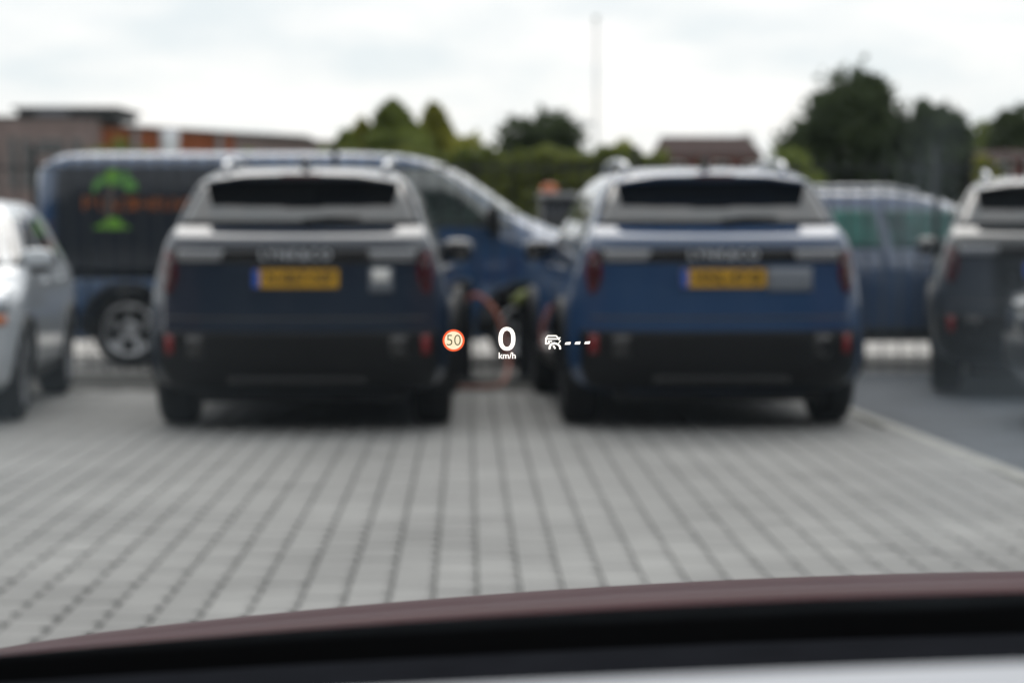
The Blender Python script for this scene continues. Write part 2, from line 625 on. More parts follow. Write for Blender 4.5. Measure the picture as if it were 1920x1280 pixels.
def make_suv(name, label, body_m, loc, rotz, plate, panel=None, group=None):
    global SUV_BODY
    S = SUV_SH
    root = thing(name, label, 'car', loc, rotz, group)
    if SUV_BODY is None:
        SUV_BODY = S.mesh('body', zlevels(SUV_KEYS), body_m, arches=((0.86, 0.36), (3.60, 0.36)), arch_r=0.405)
        me = SUV_BODY
    else:
        me = SUV_BODY.copy()
        me.materials.clear()
        me.materials.append(body_m)
    link('body', me, root)
    # rear glass, wiper
    S.patch('rear', 1.285, 1.585, lambda z: -(S.at(z)[0] - .042), lambda z: S.at(z)[0] - .042, 10, 28, .006, .004).build('rear_window', M_glass, root, True)
    S.patch('rear', 1.268, 1.592, lambda z: -(S.at(z)[0] - .016), lambda z: S.at(z)[0] - .016, 10, 28, .003, .004).build('window_seal', M_black, root, True)
    wp = MB().tube([(0.06, S.rear_y(0.06, 1.29) - .03, 1.297), (0.18, S.rear_y(.18, 1.31) - .03, 1.315), (0.38, S.rear_y(.38, 1.315) - .028, 1.318)], [.018, .013, .008], 6)
    wp.superell((0.06, S.rear_y(.06, 1.285) - .03, 1.285), (.045, .03, .03), .7)
    wp.build('rear_wiper', M_black, root)
    # roof spoiler overhanging the glass
    sp = MB()
    prof = [(-.615, .74), (-.61, .56), (-.590, .435), (-.35, .412), (0, .405), (.35, .412), (.590, .435), (.61, .56), (.615, .74)]
    prof2 = [(x, y) for x, y in prof] + [(.50, 1.00), (-.50, 1.00)]
    vs = []
    for zt, inset in ((1.566, .012), (1.576, 0), (1.588, .0), (1.598, .018)):
        for x, y in prof2:
            k = 1 - abs(x) * .0
            drop = -.048 * (abs(x) / .60) ** 3
            vs.append((x * (1 - inset), y + inset * (1 if y < .8 else -1), zt + drop + (.050 * min(1, max(0, (y - .43) / .5)) if zt > 1.57 else 0)))
    n = len(prof2)
    fs = [tuple(range(n - 1, -1, -1)), tuple(3 * n + i for i in range(n))]
    for j in range(3):
        for i in range(n):
            k = (i + 1) % n
            fs.append((j * n + i, j * n + k, (j + 1) * n + k, (j + 1) * n + i))
    sp.add(vs, fs)
    so = sp.build('roof_spoiler', body_m, root, angle=40)
    MB().box((0, .410, 1.582), (.24, .02, .018)).build('brake_light', M_red, so)
    # black strip with tail lamps and lettering
    S.patch('rear', 1.040, 1.132, -.76, .76, 3, 24, .006, .02).build('tailgate_strip', M_gloss, root, True)
    for sx in (-1, 1):
        a, b = (.42, .745) if sx > 0 else (-.745, -.42)
        lo = (lambda z: .43 + (1.13 - z) * .4) if sx > 0 else -.725
        hi = (.725) if sx > 0 else (lambda z: -.43 - (1.13 - z) * .4)
        tl = S.patch('rear', .855, 1.115,
                     (lambda z: .735 + .045 * abs((z - .985) / .13) ** 2) if sx > 0 else (lambda z: -(.832 - .02 * abs((z - .985) / .13))),
                     (lambda z: .832 - .02 * abs((z - .985) / .13)) if sx > 0 else (lambda z: -(.735 + .045 * abs((z - .985) / .13) ** 2)), 8, 6, .016, .03).build('tail_lamp', M_red, root, True)
        S.patch('rear', 1.052, 1.120, lo, hi, 3, 8, .014, .02).build('lamp_bar', M_lampbar, tl, True)
        core = S.patch('rear', .90, 1.06, sx * .782 - .014, sx * .782 + .014, 4, 2, .020, .01)
        core.build('lamp_core', M_gloss, tl, True)
        S.patch('rear', .485, .60, sx * .785 - .024, sx * .785 + .024, 3, 3, .022, .02).build('reflector', M_reflector, root, True)
    bd = text_mesh('LYNK&CO', .080, .004, M_badge, 'badge', bold=.0012, space=1.25)
    link('badge', bd, root, (0, S.rear_y(0, 1.09) - .016, 1.088), (R(90), 0, 0))
    # number plate
    py_ = S.rear_y(0, .95)
    pl = MB().cbox((0, py_ - .014, .948), (.52, .012, .112), .003).build('licence_plate', M_plate, root)
    MB().box((-.238, py_ - .0215, .948), (.042, .003, .108)).build('country_band', M_plateblue, pl)
    link('plate_number', text_mesh(plate, .098, .001, M_ink, 'plate_number', bold=.0015), pl, (.022, py_ - .022, .948), (R(90), 0, 0))
    # bumper in black plastic, with a lighter diffuser insert
    bp = S.patch('rear', .255, .625, lambda z: -(S.at(z)[0] * .93), lambda z: S.at(z)[0] * .93, 12, 28, .010, .03).build('bumper', M_black, root, True)
    S.patch('rear', .700, .712, -.80, .80, 1, 26, .004, .01).build('tailgate_gap', M_gloss, root, True)
    S.patch('rear', .30, .345, -.42, .42, 2, 14, .022, .01).build('diffuser', M_gloss, bp, True)
    for sx in (-1, 1):
        S.patch('rear', .46, .60, sx * .62 - .05, sx * .62 + .05, 3, 3, .014, .01).build('bumper_vent', M_gloss, bp, True)
    if panel == 'square':
        S.patch('rear', .865, 1.01, .445, .585, 3, 4, .012, .004).build('panel', M_greypanel, root, True)  # plain grey square with a smaller pale one on it
        S.patch('rear', .930, 1.005, .465, .565, 3, 4, .017, .003).build('panel', M_palepanel, root, True)
    elif panel == 'wide':
        S.patch('rear', .868, 1.012, .272, .555, 3, 6, .012, .004).build('panel', M_greypanel, root, True)  # plain grey rectangle beside the plate
    # flanks
    for sx in (1, -1):
        S.patch('side', 1.10, 1.50, lin(1.10, 2.02, 1.50, 1.98), lin(1.10, 3.02, 1.50, 2.30), 8, 10, .004, .01, sx).build('side_window', M_glass, root, True)
        S.patch('side', 1.12, 1.51, lin(1.12, 1.12, 1.51, 1.14), lin(1.12, 1.95, 1.51, 1.92), 8, 10, .004, .01, sx).build('side_window', M_glass, root, True)
        S.patch('side', 1.17, 1.46, lin(1.17, .78, 1.46, .95), lin(1.17, 1.05, 1.46, 1.07), 6, 6, .004, .01, sx).build('side_window', M_glass, root, True)
        S.patch('side', .25, .40, 1.30, 3.15, 4, 10, .008, .02, sx).build('sill_trim', M_black, root, True)
        for ya in (.86, 3.60):
            arc = MB()
            pts = [(sx * (S.side_x(ya + .43 * math.cos(R(a)), .36 + .43 * math.sin(R(a))) + .004), ya + .43 * math.cos(R(a)), .36 + .43 * math.sin(R(a))) for a in range(-12, 193, 12)]
            arc.tube(pts, .032, 6).build('arch_trim', M_black, root, True)
        for yh in (1.35, 2.25):
            MB().superell((sx * (S.side_x(yh, .98) + .012), yh, .985), (.016, .10, .018), .6).build('door_handle', body_m, root, True)
        mirror(root, .83, 2.80, 1.10, body_m, sx)
        rail = [(sx * .505, .80, 1.62), (sx * .515, .92, 1.665), (sx * .525, 1.2, 1.688), (sx * .525, 1.7, 1.688), (sx * .52, 2.05, 1.668), (sx * .505, 2.2, 1.60)]
        MB().tube(rail, [.022, .022, .020, .020, .020, .018], 8).build('roof_rail', M_chrome, root, True)
        S.patch('front', .86, .96, (lambda z: .42) if sx > 0 else (lambda z: -.84), (lambda z: .84) if sx > 0 else (lambda z: -.42), 3, 6, .01, .02).build('headlamp', M_headlamp, root, True)
    S.patch('front', 1.15, 1.56, lambda z: -(S.at(z)[0] - .07), lambda z: S.at(z)[0] - .07, 8, 14, .006, .01).build('windscreen', M_glass, root, True)
    S.patch('front', .40, .78, -.55, .55, 4, 10, .01, .02).build('grille', M_gloss, root, True)
    fin = MB().prism([(.80, 1.624), (1.02, 1.634), (1.00, 1.658), (.88, 1.705), (.845, 1.705)], 'x', -.022, .022)
    fin.build('antenna_fin', M_gloss, root)
    MB().box((0, 2.2, .25), (1.30, 3.9, .14)).build('underbody', M_black, root)
    add_wheels(root, (.86, 3.60), .808, .36, .235, M_rimdark, 5, 'double')
    return root

# ------------------------------------------------------------------ generic five-door car
def make_car(name, label, body_m, loc, rotz, keys, axles, track, wr, win, group=None, rim_m=M_rim, rails=False, mirror_at=(2.72, 1.02)):
    S = Shell(keys, 2.6, 2.6)
    root = thing(name, label, 'car', loc, rotz, group)
    me = S.mesh('body', zlevels(keys), body_m, arches=tuple((a, wr) for a in axles), arch_r=wr + .04)
    link('body', me, root)
    zb, zt = win['z']
    S.patch('front', zb, zt, lambda z: -(S.at(z)[0] - .06), lambda z: S.at(z)[0] - .06, 8, 14, .006, .01).build('windscreen', M_glass, root, True)
    S.patch('rear', zb + .04, zt, lambda z: -(S.at(z)[0] - .07), lambda z: S.at(z)[0] - .07, 8, 14, .006, .01).build('rear_window', M_glass, root, True)
    for sx in (1, -1):
        for (a0, a1, b0, b1) in win['side']:
            S.patch('side', zb, zt - .03, lin(zb, a0, zt, a1), lin(zb, b0, zt, b1), 8, 10, .004, .01, sx).build('side_window', win.get('glass', M_glass), root, True)
        S.patch('side', keys[0][0] + .01, keys[0][0] + .13, axles[0] + wr + .06, axles[1] - wr - .06, 3, 8, .006, .02, sx).build('sill_trim', M_black, root, True)
        for ya in axles:
            pts = [(sx * (S.side_x(ya + (wr + .055) * math.cos(R(a)), wr + (wr + .055) * math.sin(R(a))) + .003), ya + (wr + .055) * math.cos(R(a)), wr + (wr + .055) * math.sin(R(a))) for a in range(-10, 191, 12)]
            MB().tube(pts, .022, 6).build('arch_trim', win.get('arch', M_black), root, True)
        for yh in win['handles']:
            MB().superell((sx * (S.side_x(yh, zb - .12) + .012), yh, zb - .115), (.015, .09, .017), .6).build('door_handle', body_m, root, True)
        mirror(root, S.side_x(mirror_at[0], mirror_at[1]) - .03, mirror_at[0], mirror_at[1], body_m, sx)
        h0, h1 = win['lamp']
        f = (lambda a, b: ((lambda z: a), (lambda z: b)) if sx > 0 else ((lambda z: -b), (lambda z: -a)))
        lo, hi = f(.40, .80)
        hl = S.patch('front', h0, h1, lo, hi, 3, 8, .012, .03).build('headlamp', M_headlamp, root, True)
        lo, hi = f(.70, .79)
        S.patch('front', h0 - .075, h0 - .02, lo, hi, 2, 3, .012, .02).build('indicator', M_amber, hl, True)
        lo, hi = f(.48, .72)
        S.patch('front', .34, .50, lo, hi, 3, 5, .010, .02).build('fog_lamp_recess', M_black, root, True)
        lo, hi = f(.62, .80)
        S.patch('rear', h0 + .06, h1 + .14, lo, hi, 4, 4, .012, .02).build('tail_lamp', M_red, root, True)
        if rails:
            zr = keys[-1][0]
            MB().tube([(sx * .50, 1.0, zr - .02), (sx * .52, 1.2, zr + .035), (sx * .52, 2.0, zr + .04), (sx * .50, 2.3, zr - .01)], .02, 6).build('roof_rail', M_chrome, root, True)
    S.patch('front', .34, .56, -.38, .38, 3, 10, .012, .02).build('lower_grille', M_black, root, True)
    S.patch('front', h0, h1 - .03, -.34, .34, 2, 8, .012, .02).build('upper_grille', M_gloss, root, True)
    MB().box((0, (axles[0] + axles[1]) / 2, .28), (1.2, axles[1] - axles[0] + .6, .10)).build('underbody', M_black, root)
    add_wheels(root, axles, track, wr, .215, rim_m, 5, 'double')
    return root

# ------------------------------------------------------------------ ground
TH = math.atan((874 - 960) / F_PX)                  # paving runs a touch to the left of the view axis
pav_dir = Vector((math.sin(TH), math.cos(TH), 0))
pav_x = Vector((math.cos(TH), -math.sin(TH), 0))
PAV0 = Vector((-0.126, 8.45, 0))
PW, PL = 0.150, 0.200
FAR_Y = 18.1
def edge_x(Y):                                     # right-hand border of the paving
    return 2.34 + (16.1 - Y) * 0.0577

g = MB().add([(-900, -300, -.09), (900, -300, -.09), (900, 2500, -.09), (-900, 2500, -.09)], [(0, 1, 2, 3)])
structure(g.build('ground', M_grass, fix=False))
g = MB().add([(-40, -14, -.028), (edge_x(-14) + .06, -14, -.028), (edge_x(FAR_Y) + .06, FAR_Y, -.028), (-40, FAR_Y, -.028)], [(0, 1, 2, 3)])
paving = structure(g.build('paving', M_joint, fix=False))
g = MB().add([(edge_x(-14) + .06, -14, -.012), (60, -14, -.012), (60, 20.6, -.012), (edge_x(20.6) + .06, 20.6, -.012)], [(0, 1, 2, 3)])
structure(g.build('asphalt_lot', M_asphalt, fix=False))
g = MB().add([(-40, FAR_Y, -.020), (edge_x(FAR_Y) + .06, FAR_Y, -.020), (edge_x(20.6) + .06, 20.6, -.020), (-40, 20.6, -.020)], [(0, 1, 2, 3)])
structure(g.build('planting_strip', M_soil, fix=False))
g = MB().add([(-60, 20.6, -.024), (60, 20.6, -.024), (60, 46, -.024), (-60, 46, -.024)], [(0, 1, 2, 3)])
structure(g.build('road', M_road, fix=False))

# one paver: rectangle with the two right-hand corners cut for drainage, bevelled top
def paver_geom(jit=0.0):
    hx, hy, c, b, t = PW / 2 - .0026, PL / 2 - .002, .044, .005, .026
    out = [(-hx, -hy), (hx - c * .8, -hy), (hx, -hy + c), (hx, hy - c), (hx - c * .8, hy), (-hx, hy)]
    top = [(x * (1 - b / hx), y * (1 - b / hy)) for x, y in out]
    vs = [(x, y, -t) for x, y in out] + [(x, y, -b) for x, y in out] + [(x, y, 0) for x, y in top]
    fs = [tuple(range(12, 18))]
    for r in (0, 6):
        for i in range(6):
            j = (i + 1) % 6
            fs.append((r + i, r + j, r + 6 + j, r + 6 + i))
    return vs, fs
pv, pf = paver_geom()
pave_me = MB().add(pv, pf).mesh('paver', M_paver, fix=False)
cells = []
for i in range(-75, 30):
    for j in range(-72, 52):
        c = PAV0 + pav_x * ((i + .5) * PW) + pav_dir * ((j + .5 * (i % 2)) * PL)
        if c.y < -4 or c.y > FAR_Y - .1 or c.x > edge_x(c.y) - .045 or c.x < -8.5:
            continue
        d = c - EYE
        dep = d.y * math.cos(PITCH) - d.z * math.sin(PITCH)
        u = 960 + F_PX * d.x / dep if dep > .5 else -9999
        v = 640 - F_PX * (d.z * math.cos(PITCH) + d.y * math.sin(PITCH)) / dep if dep > .5 else 9999
        seen = dep > .5 and -30 < u < 1950 and v < (1205 - .070 * max(min(u, 1920), 0))
        cells.append((not seen, dep, c))
cells.sort(key=lambda t: (t[0], t[1]))
rest = MB()
ca, sa = math.cos(-TH), math.sin(-TH)
for n_, (unseen, dep, c) in enumerate(cells):
    dz = random.uniform(-.0022, .0022)
    if n_ < 300:
        link('paver', pave_me, paving, (c.x, c.y, dz), (random.uniform(-.004, .004), random.uniform(-.004, .004), -TH))
    else:
        rest.add([(c.x + x * ca - y * sa, c.y + x * sa + y * ca, z + dz) for x, y, z in pv], pf)
stuff(rest.build('paver_field', M_paver, paving, fix=False))
for k in range(34):                                 # edging stones along the right border
    y0, y1 = -4 + k * .65, -4 + k * .65 + .64
    if y1 > FAR_Y:
        break
    ym = (y0 + y1) / 2
    kb = MB().cbox((0, 0, -.04), (.10, .635, .09), .008)
    kb.build('edging_stone', M_kerb, paving, loc=(edge_x(ym), ym, .0), fix=True).rotation_euler = (0, 0, math.atan(.0577))

# ------------------------------------------------------------------ the parked vehicles
Z_CAR = 14.2
lc = P(555, 795, Z_CAR)
make_suv('parked_suv', 'black-blue SUV seen from behind with yellow plate and small square sticker, left of the pair', M_nightblue,
         (lc.x, Z_CAR, 0), R(0.4), 'N-867-NP', 'square')
rc = P(1359, 795, Z_CAR)
make_suv('parked_suv', 'deep blue SUV seen from behind with grey strip beside its yellow plate', M_blue,
         (rc.x, Z_CAR + .1, 0), R(3.4), 'HNL-47-B', 'wide')
gc = P(1762, 745, 17.4)
make_suv('parked_suv', 'dark grey SUV seen from behind at right, cut off by the picture edge', M_grey,
         (4.00, 17.1, 0), R(-10.0), 'K-204-TB', None)

HATCH_KEYS = [
    (0.20, 0.74, 0.20, 3.62, 0.35, 0.45),
    (0.28, 0.82, 0.08, 3.74, 0.38, 0.50),
    (0.45, 0.855, 0.02, 3.80, 0.40, 0.60),
    (0.65, 0.862, 0.00, 3.80, 0.40, 0.62),
    (0.78, 0.858, 0.02, 3.76, 0.38, 0.62),
    (0.88, 0.845, 0.05, 3.55, 0.36, 0.62),
    (0.94, 0.83, 0.07, 3.20, 0.36, 0.60),
    (1.00, 0.80, 0.09, 2.92, 0.34, 0.50),
    (1.06, 0.77, 0.12, 2.80, 0.34, 0.42),
    (1.25, 0.68, 0.22, 2.48, 0.30, 0.36),
    (1.38, 0.60, 0.34, 2.22, 0.28, 0.34),
    (1.43, 0.54, 0.46, 2.04, 0.26, 0.32),
    (1.455, 0.42, 0.68, 1.80, 0.24, 0.30),
]
hw = dict(z=(1.0, 1.37), side=((1.78, 1.72, 2.72, 2.10), (.80, .98, 1.70, 1.66)), handles=(1.15, 2.0), lamp=(.72, .86))
# white car on the left, nose towards the camera and its left flank showing
wf = P(40, 790, 15.15)
make_car('parked_hatchback', 'white car with its nose towards the viewer at the left picture edge', M_white,
         (-4.23, 18.28, 0), R(184), HATCH_KEYS, (.62, 3.05), .735, .315, hw, mirror_at=(2.50, 1.04))

EST_KEYS = [
    (0.22, 0.76, 0.20, 4.18, 0.35, 0.45),
    (0.30, 0.86, 0.06, 4.30, 0.38, 0.50),
    (0.48, 0.895, 0.0, 4.36, 0.40, 0.60),
    (0.70, 0.90, 0.0, 4.36, 0.40, 0.62),
    (0.88, 0.89, 0.03, 4.28, 0.38, 0.62),
    (0.98, 0.87, 0.06, 3.95, 0.36, 0.62),
    (1.05, 0.85, 0.08, 3.50, 0.34, 0.55),
    (1.12, 0.82, 0.11, 3.30, 0.32, 0.46),
    (1.30, 0.74, 0.20, 3.04, 0.30, 0.40),
    (1.46, 0.66, 0.34, 2.72, 0.28, 0.36),
    (1.54, 0.60, 0.46, 2.48, 0.26, 0.34),
    (1.575, 0.52, 0.62, 2.20, 0.26, 0.34),
    (1.59, 0.40, 0.90, 1.9, 0.24, 0.30),
]
ew = dict(z=(1.07, 1.45), side=((2.02, 1.96, 3.20, 2.62), (1.02, 1.06, 1.94, 1.88), (.42, .60, .94, .98)), handles=(1.3, 2.3), lamp=(.74, .90), glass=M_sideglass)
make_car('parked_estate_car', 'mid blue car standing sideways behind the fence, roof rails shining', M_estblue,
         (1.42, 22.1, 0), R(-90), EST_KEYS, (.76, 3.40), .78, .325, ew, rails=True, mirror_at=(3.02, 1.10))
# nose of a charcoal car entering from the right
nr = P(1900, 600, 15.2)
make_car('parked_hatchback', 'charcoal car nose with bright headlamp poking in at the far right edge', M_darkcar,
         (nr.x + 3.80, 15.2, 0), R(90), HATCH_KEYS, (.62, 3.05), .735, .315, hw, mirror_at=(2.50, 1.04))

# ------------------------------------------------------------------ delivery van, side on, nose to the right
VAN_KEYS = [
    (0.24, 0.86, 0.14, 5.10, 0.30, 0.40),
    (0.34, 0.93, 0.04, 5.28, 0.30, 0.48),
    (0.55, 0.955, -0.07, 5.36, 0.28, 0.55),
    (0.80, 0.96, -0.07, 5.36, 0.26, 0.58),
    (0.98, 0.96, -0.07, 5.30, 0.26, 0.60),
    (1.08, 0.955, -0.07, 5.16, 0.26, 0.62),
    (1.20, 0.945, -0.065, 4.86, 0.26, 0.62),
    (1.30, 0.935, -0.065, 4.60, 0.26, 0.46),
    (1.36, 0.93, -0.06, 4.46, 0.26, 0.36),
    (1.60, 0.905, -0.045, 4.10, 0.26, 0.26),
    (1.80, 0.875, -0.01, 3.78, 0.26, 0.24),
    (1.88, 0.84, 0.10, 3.58, 0.26, 0.26),
    (1.925, 0.77, 0.20, 3.36, 0.26, 0.42),
    (1.945, 0.60, 0.40, 3.05, 0.26, 0.40),
]
M_vangrass = mat('print_lime_green', (0.14, 0.36, 0.025), rough=0.5)
M_vangreen = mat('print_leaf_green', (0.10, 0.30, 0.055), rough=0.5)
M_vantrunk = mat('print_trunk_brown', (0.13, 0.095, 0.08), rough=0.5)
M_vanorange = mat('print_orange', (0.34, 0.095, 0.014), rough=0.5)
M_vanglass = mat('van_glass', (0.012, 0.020, 0.020), rough=0.03, spec=0.8, coat=1.0, coat_ior=1.8, color2=(0.07, 0.10, 0.09), vscale=3.2)
M_vandark = mat('dark_flank', (0.008, 0.014, 0.024), rough=0.3, coat=0.4, spec=0.3, vary=0.1)
def make_van():
    S = Shell(VAN_KEYS, 3.2, 2.6)
    Zs = 21.15
    root = thing('delivery_van', 'navy delivery van with palm tree logo and orange lettering, parked sideways', 'van', (-4.33, Zs + .96, 0), R(-90))
    axles = (.86, 4.44)
    link('body', S.mesh('body', zlevels(VAN_KEYS), M_vanblue, arches=tuple((a, .335) for a in axles), arch_r=.385), root)
    S.patch('front', 1.37, 1.84, lambda z: -(S.at(z)[0] - .07), lambda z: S.at(z)[0] - .07, 10, 16, .006, .01).build('windscreen', M_vanglass, root, True)
    for sx in (1, -1):
        dw = S.patch('side', 1.26, 1.79, lin(1.26, 3.12, 1.79, 3.12), lin(1.26, 4.36, 1.79, 3.70), 10, 12, .004, .01, sx)
        dw.build('door_window', M_vanglass, root, True)
        mirror(root, .93, 4.16, 1.33, M_black, sx, (.12, .07, .125))
        S.patch('side', .26, .44, 1.32, 3.98, 3, 10, .007, .02, sx).build('sill_trim', M_black, root, True)
        S.patch('side', .62, .72, 1.40, 3.0, 2, 10, .010, .01, sx).build('rubbing_strip', M_black, root, True)
        for yd in (3.04, 1.62):
            S.patch('side', .48, 1.84, yd - .006, yd + .006, 10, 1, .003, .01, sx).build('door_gap', M_gloss, root, True)
        for yh in (3.16, 2.86):
            MB().superell((sx * (S.side_x(yh, 1.1) + .014), yh, 1.10), (.018, .09, .022), .6).build('door_handle', M_black, root, True)
        for ya in axles:
            pts = [(sx * (S.side_x(ya + .41 * math.cos(R(a)), .335 + .41 * math.sin(R(a))) + .002), ya + .41 * math.cos(R(a)), .335 + .41 * math.sin(R(a))) for a in range(-8, 189, 12)]
            MB().tube(pts, .028, 6).build('arch_trim', M_black, root, True)
        lo, hi = ((.50, .90) if sx > 0 else (-.90, -.50))
        S.patch('front', .86, 1.04, lo, hi, 3, 6, .012, .03).build('headlamp', M_headlamp, root, True)
        lo, hi = ((.80, .935) if sx > 0 else (-.935, -.80))
        S.patch('rear', .85, 1.30, lo, hi, 5, 3, .012, .03).build('tail_lamp', M_red, root, True)
    S.patch('front', .62, .82, -.60, .60, 3, 12, .012, .02).build('grille', M_gloss, root, True)
    S.patch('front', .34, .52, -.70, .70, 3, 12, .012, .02).build('bumper', M_black, root, True)
    S.patch('rear', 1.25, 1.75, -.70, .70, 6, 12, .006, .01).build('rear_window', M_vanglass, root, True)
    MB().box((0, 2.6, .34), (1.3, 4.3, .12)).build('underbody', M_black, root)
    add_wheels(root, axles, .80, .335, .215, M_rim, 5, 'double')
    dark_area = S.patch('side', .80, 1.855, .06, 2.02, 10, 12, .0025, .01, 1).build('dark_flank_panel', M_vandark, root, True)  # darker area over the rear part of the near flank
    # printed logo and lettering on the flank that faces the viewer (local +X), laid a few mm proud
    def fx(y, z, o=.006):
        return S.side_x(y, z) + o
    def loc_of(px, py):
        q = P(px, py, Zs)
        return q.x + 4.33, q.z
    def leaf(cx, cz, pts, o, m, name, par=None):
        mb = MB()
        poly = [loc_of(x, y) for x, y in pts]
        n = len(poly)
        vs = [(fx(y, z, o), y, z) for y, z in poly] + [(fx(y, z, -.004), y, z) for y, z in poly]
        fs = [tuple(range(n)), tuple(range(2 * n - 1, n - 1, -1))] + [(i, n + i, n + (i + 1) % n, (i + 1) % n) for i in range(n)]
        mb.add(vs, fs)
        return mb.build(name, m, par or root)
    leaf(0, 0, [(203, 352), (211, 352), (209, 380), (206, 412), (197, 412), (200, 380)], .005, M_vantrunk, 'palm_trunk')
    leaf(0, 0, [(207, 350), (196, 343), (184, 349), (174, 364), (171, 350), (180, 334), (196, 326), (207, 336)], .006, M_vangreen, 'palm_frond')
    leaf(0, 0, [(207, 350), (200, 338), (196, 324), (206, 313), (220, 314), (214, 328)], .007, M_vangrass, 'palm_frond')
    leaf(0, 0, [(207, 348), (212, 333), (226, 320), (243, 324), (236, 332), (220, 338)], .008, M_vangreen, 'palm_frond')
    leaf(0, 0, [(208, 350), (222, 338), (240, 332), (254, 342), (256, 358), (246, 352), (234, 347), (221, 346)], .009, M_vangreen, 'palm_frond')
    leaf(0, 0, [(224, 346), (240, 348), (250, 356), (240, 359), (230, 354)], .010, M_vangreen, 'palm_frond')
    leaf(0, 0, [(172, 428), (188, 420), (204, 407), (218, 408), (232, 420), (246, 428), (212, 430)], .006, M_vangrass, 'palm_mound')
    for txt, px, sz in (('P', 162, .19), ('J', 186, .19), ('v', 217, .19), ('OP', 243, .175), ('THEUVEL', 310, .165)):
        y, z = loc_of(px, 385)
        me = text_mesh(txt, sz, .0015, M_vanorange, 'lettering', bold=.002)
        link('lettering', me, root, (fx(y, z, .005), y, z), (R(90), 0, R(90)))
    return root
make_van()

# ------------------------------------------------------------------ fence between the cars and the van
M_fence = mat('anthracite_steel', (0.022, 0.025, 0.027), rough=0.5)
FY, FH = 19.95, 1.90
fence = thing('bar_fence', 'dark steel bar fence running between the SUVs and the vehicles behind', 'fence', (0, FY, 0))
bar_me = MB().box((0, 0, FH / 2), (.012, .012, FH - .06)).mesh('bar', M_fence)
post_me = MB().box((0, 0, FH / 2), (.045, .045, FH + .04)).box((0, 0, FH + .03), (.055, .055, .02)).mesh('post', M_fence)
xa, xb = -6.6, 7.4
k = 0
x = xa
while x < xb:
    if k % 17 == 0:
        link('post', post_me, fence, (x, 0, 0))
    else:
        link('bar', bar_me, fence, (x, 0, 0))
    x += .150
    k += 1
for zr in (.16, FH - .14):
    MB().box(((xa + xb) / 2, 0, zr), (xb - xa, .03, .022)).build('rail', M_fence, fence)

# ------------------------------------------------------------------ charging posts and cables
M_post = mat('charging_post_black', (0.010, 0.011, 0.013), rough=0.55, spec=0.2)
M_lime = mat('lime_green_cap', (0.17, 0.20, 0.05), rough=0.5)
def charging_post(px, Y, top_py, label, cap, wd=.20):
    b = P(px, 700, Y)
    h = P(px, top_py, Y).z
    root = thing('charging_post', label, 'charging post', (b.x, Y, -.02))
    MB().cbox((0, 0, h * .5), (wd, .16, h), .02).build('column', M_post, root)
    MB().cbox((0, 0, .02), (wd + .12, .26, .05), .01).build('base_plate', M_fence, root)
    if cap:
        c = MB()
        c.tube([(-wd * .62, -.10, h - .05), (-wd * .35, -.11, h + .01), (0, -.11, h + .03), (wd * .35, -.11, h + .01), (wd * .62, -.10, h - .05)], .045, 8)
        c.build('cap', M_lime, root, True)
    MB().superell((wd * .3, -.09, h * .72), (.05, .04, .06), .7).build('socket', M_black, root, True)
    return root
charging_post(862, 19.3, 520, 'black charging post beside the black-blue SUV with orange cable plugged in', False)
charging_post(1000, 19.45, 552, 'black charging post with lime green cap left of the blue SUV', True, .26)
def cable(label, pix, rad, name='charging_cable'):
    pts = [P(px, py, Y) for px, py, Y in pix]
    for p in pts:
        p.z = max(p.z, rad)
    dense = []
    for i in range(len(pts) - 1):                   # Catmull-Rom through the points
        p0, p1, p2, p3 = pts[max(i - 1, 0)], pts[i], pts[i + 1], pts[min(i + 2, len(pts) - 1)]
        for s_ in range(6):
            t = s_ / 6
            dense.append(.5 * ((2 * p1) + (p2 - p0) * t + (2 * p0 - 5 * p1 + 4 * p2 - p3) * t * t + (3 * p1 - p0 - 3 * p2 + p3) * t ** 3))
    dense.append(pts[-1])
    for p in dense:
        p.z = max(p.z, rad)
    return tag(MB().tube(dense, rad, 8).build(name, M_orange, None, True), label, 'cable')
cable('thick orange charging cable arching from the black post down to the paving',
      [(876, 562, 19.2), (890, 553, 19.15), (910, 562, 19.1), (932, 590, 19.0), (948, 635, 18.9), (954, 680, 18.7), (944, 716, 18.4), (915, 727, 18.2), (845, 727, 18.2)], .018)
cable('orange cable lying flat on the ground under the black-blue SUV',
      [(840, 729, 18.15), (790, 735, 17.95), (700, 732, 18.0), (600, 734, 17.95), (500, 731, 18.05), (430, 735, 17.95)], .026)

# ------------------------------------------------------------------ vegetation
M_bark = mat('bark', (0.07, 0.05, 0.035), rough=0.95, vary=0.3, vscale=5)
def leaf_mat(name, a, b):
    m = mat(name, a, rough=0.7, color2=b, vscale=0.9, spec=0.15, leaf=0.4)
    return m
M_leafdark = leaf_mat('leaf_dark', (0.042, 0.060, 0.032), (0.080, 0.105, 0.048))
M_leafmid = leaf_mat('leaf_mid', (0.13, 0.17, 0.042), (0.21, 0.25, 0.062))
M_leafyellow = leaf_mat('leaf_yellow', (0.21, 0.23, 0.042), (0.33, 0.32, 0.06))
M_leafhedge = leaf_mat('leaf_hedge', (0.11, 0.14, 0.036), (0.20, 0.225, 0.058))

def leaf_quads(centers, size, flat=0.0):
    n = len(centers)
    a = rng.normal(size=(n, 3)); a /= np.linalg.norm(a, axis=1)[:, None]
    b = rng.normal(size=(n, 3)); b -= (a * b).sum(1)[:, None] * a; b /= np.linalg.norm(b, axis=1)[:, None]
    s = size * rng.uniform(.6, 1.3, size=(n, 1))
    v = np.stack([centers - a * s * .5, centers + b * s * .32, centers + a * s * .5, centers - b * s * .32], 1).reshape(-1, 3)
    f = np.arange(n * 4).reshape(-1, 4)
    return v, f

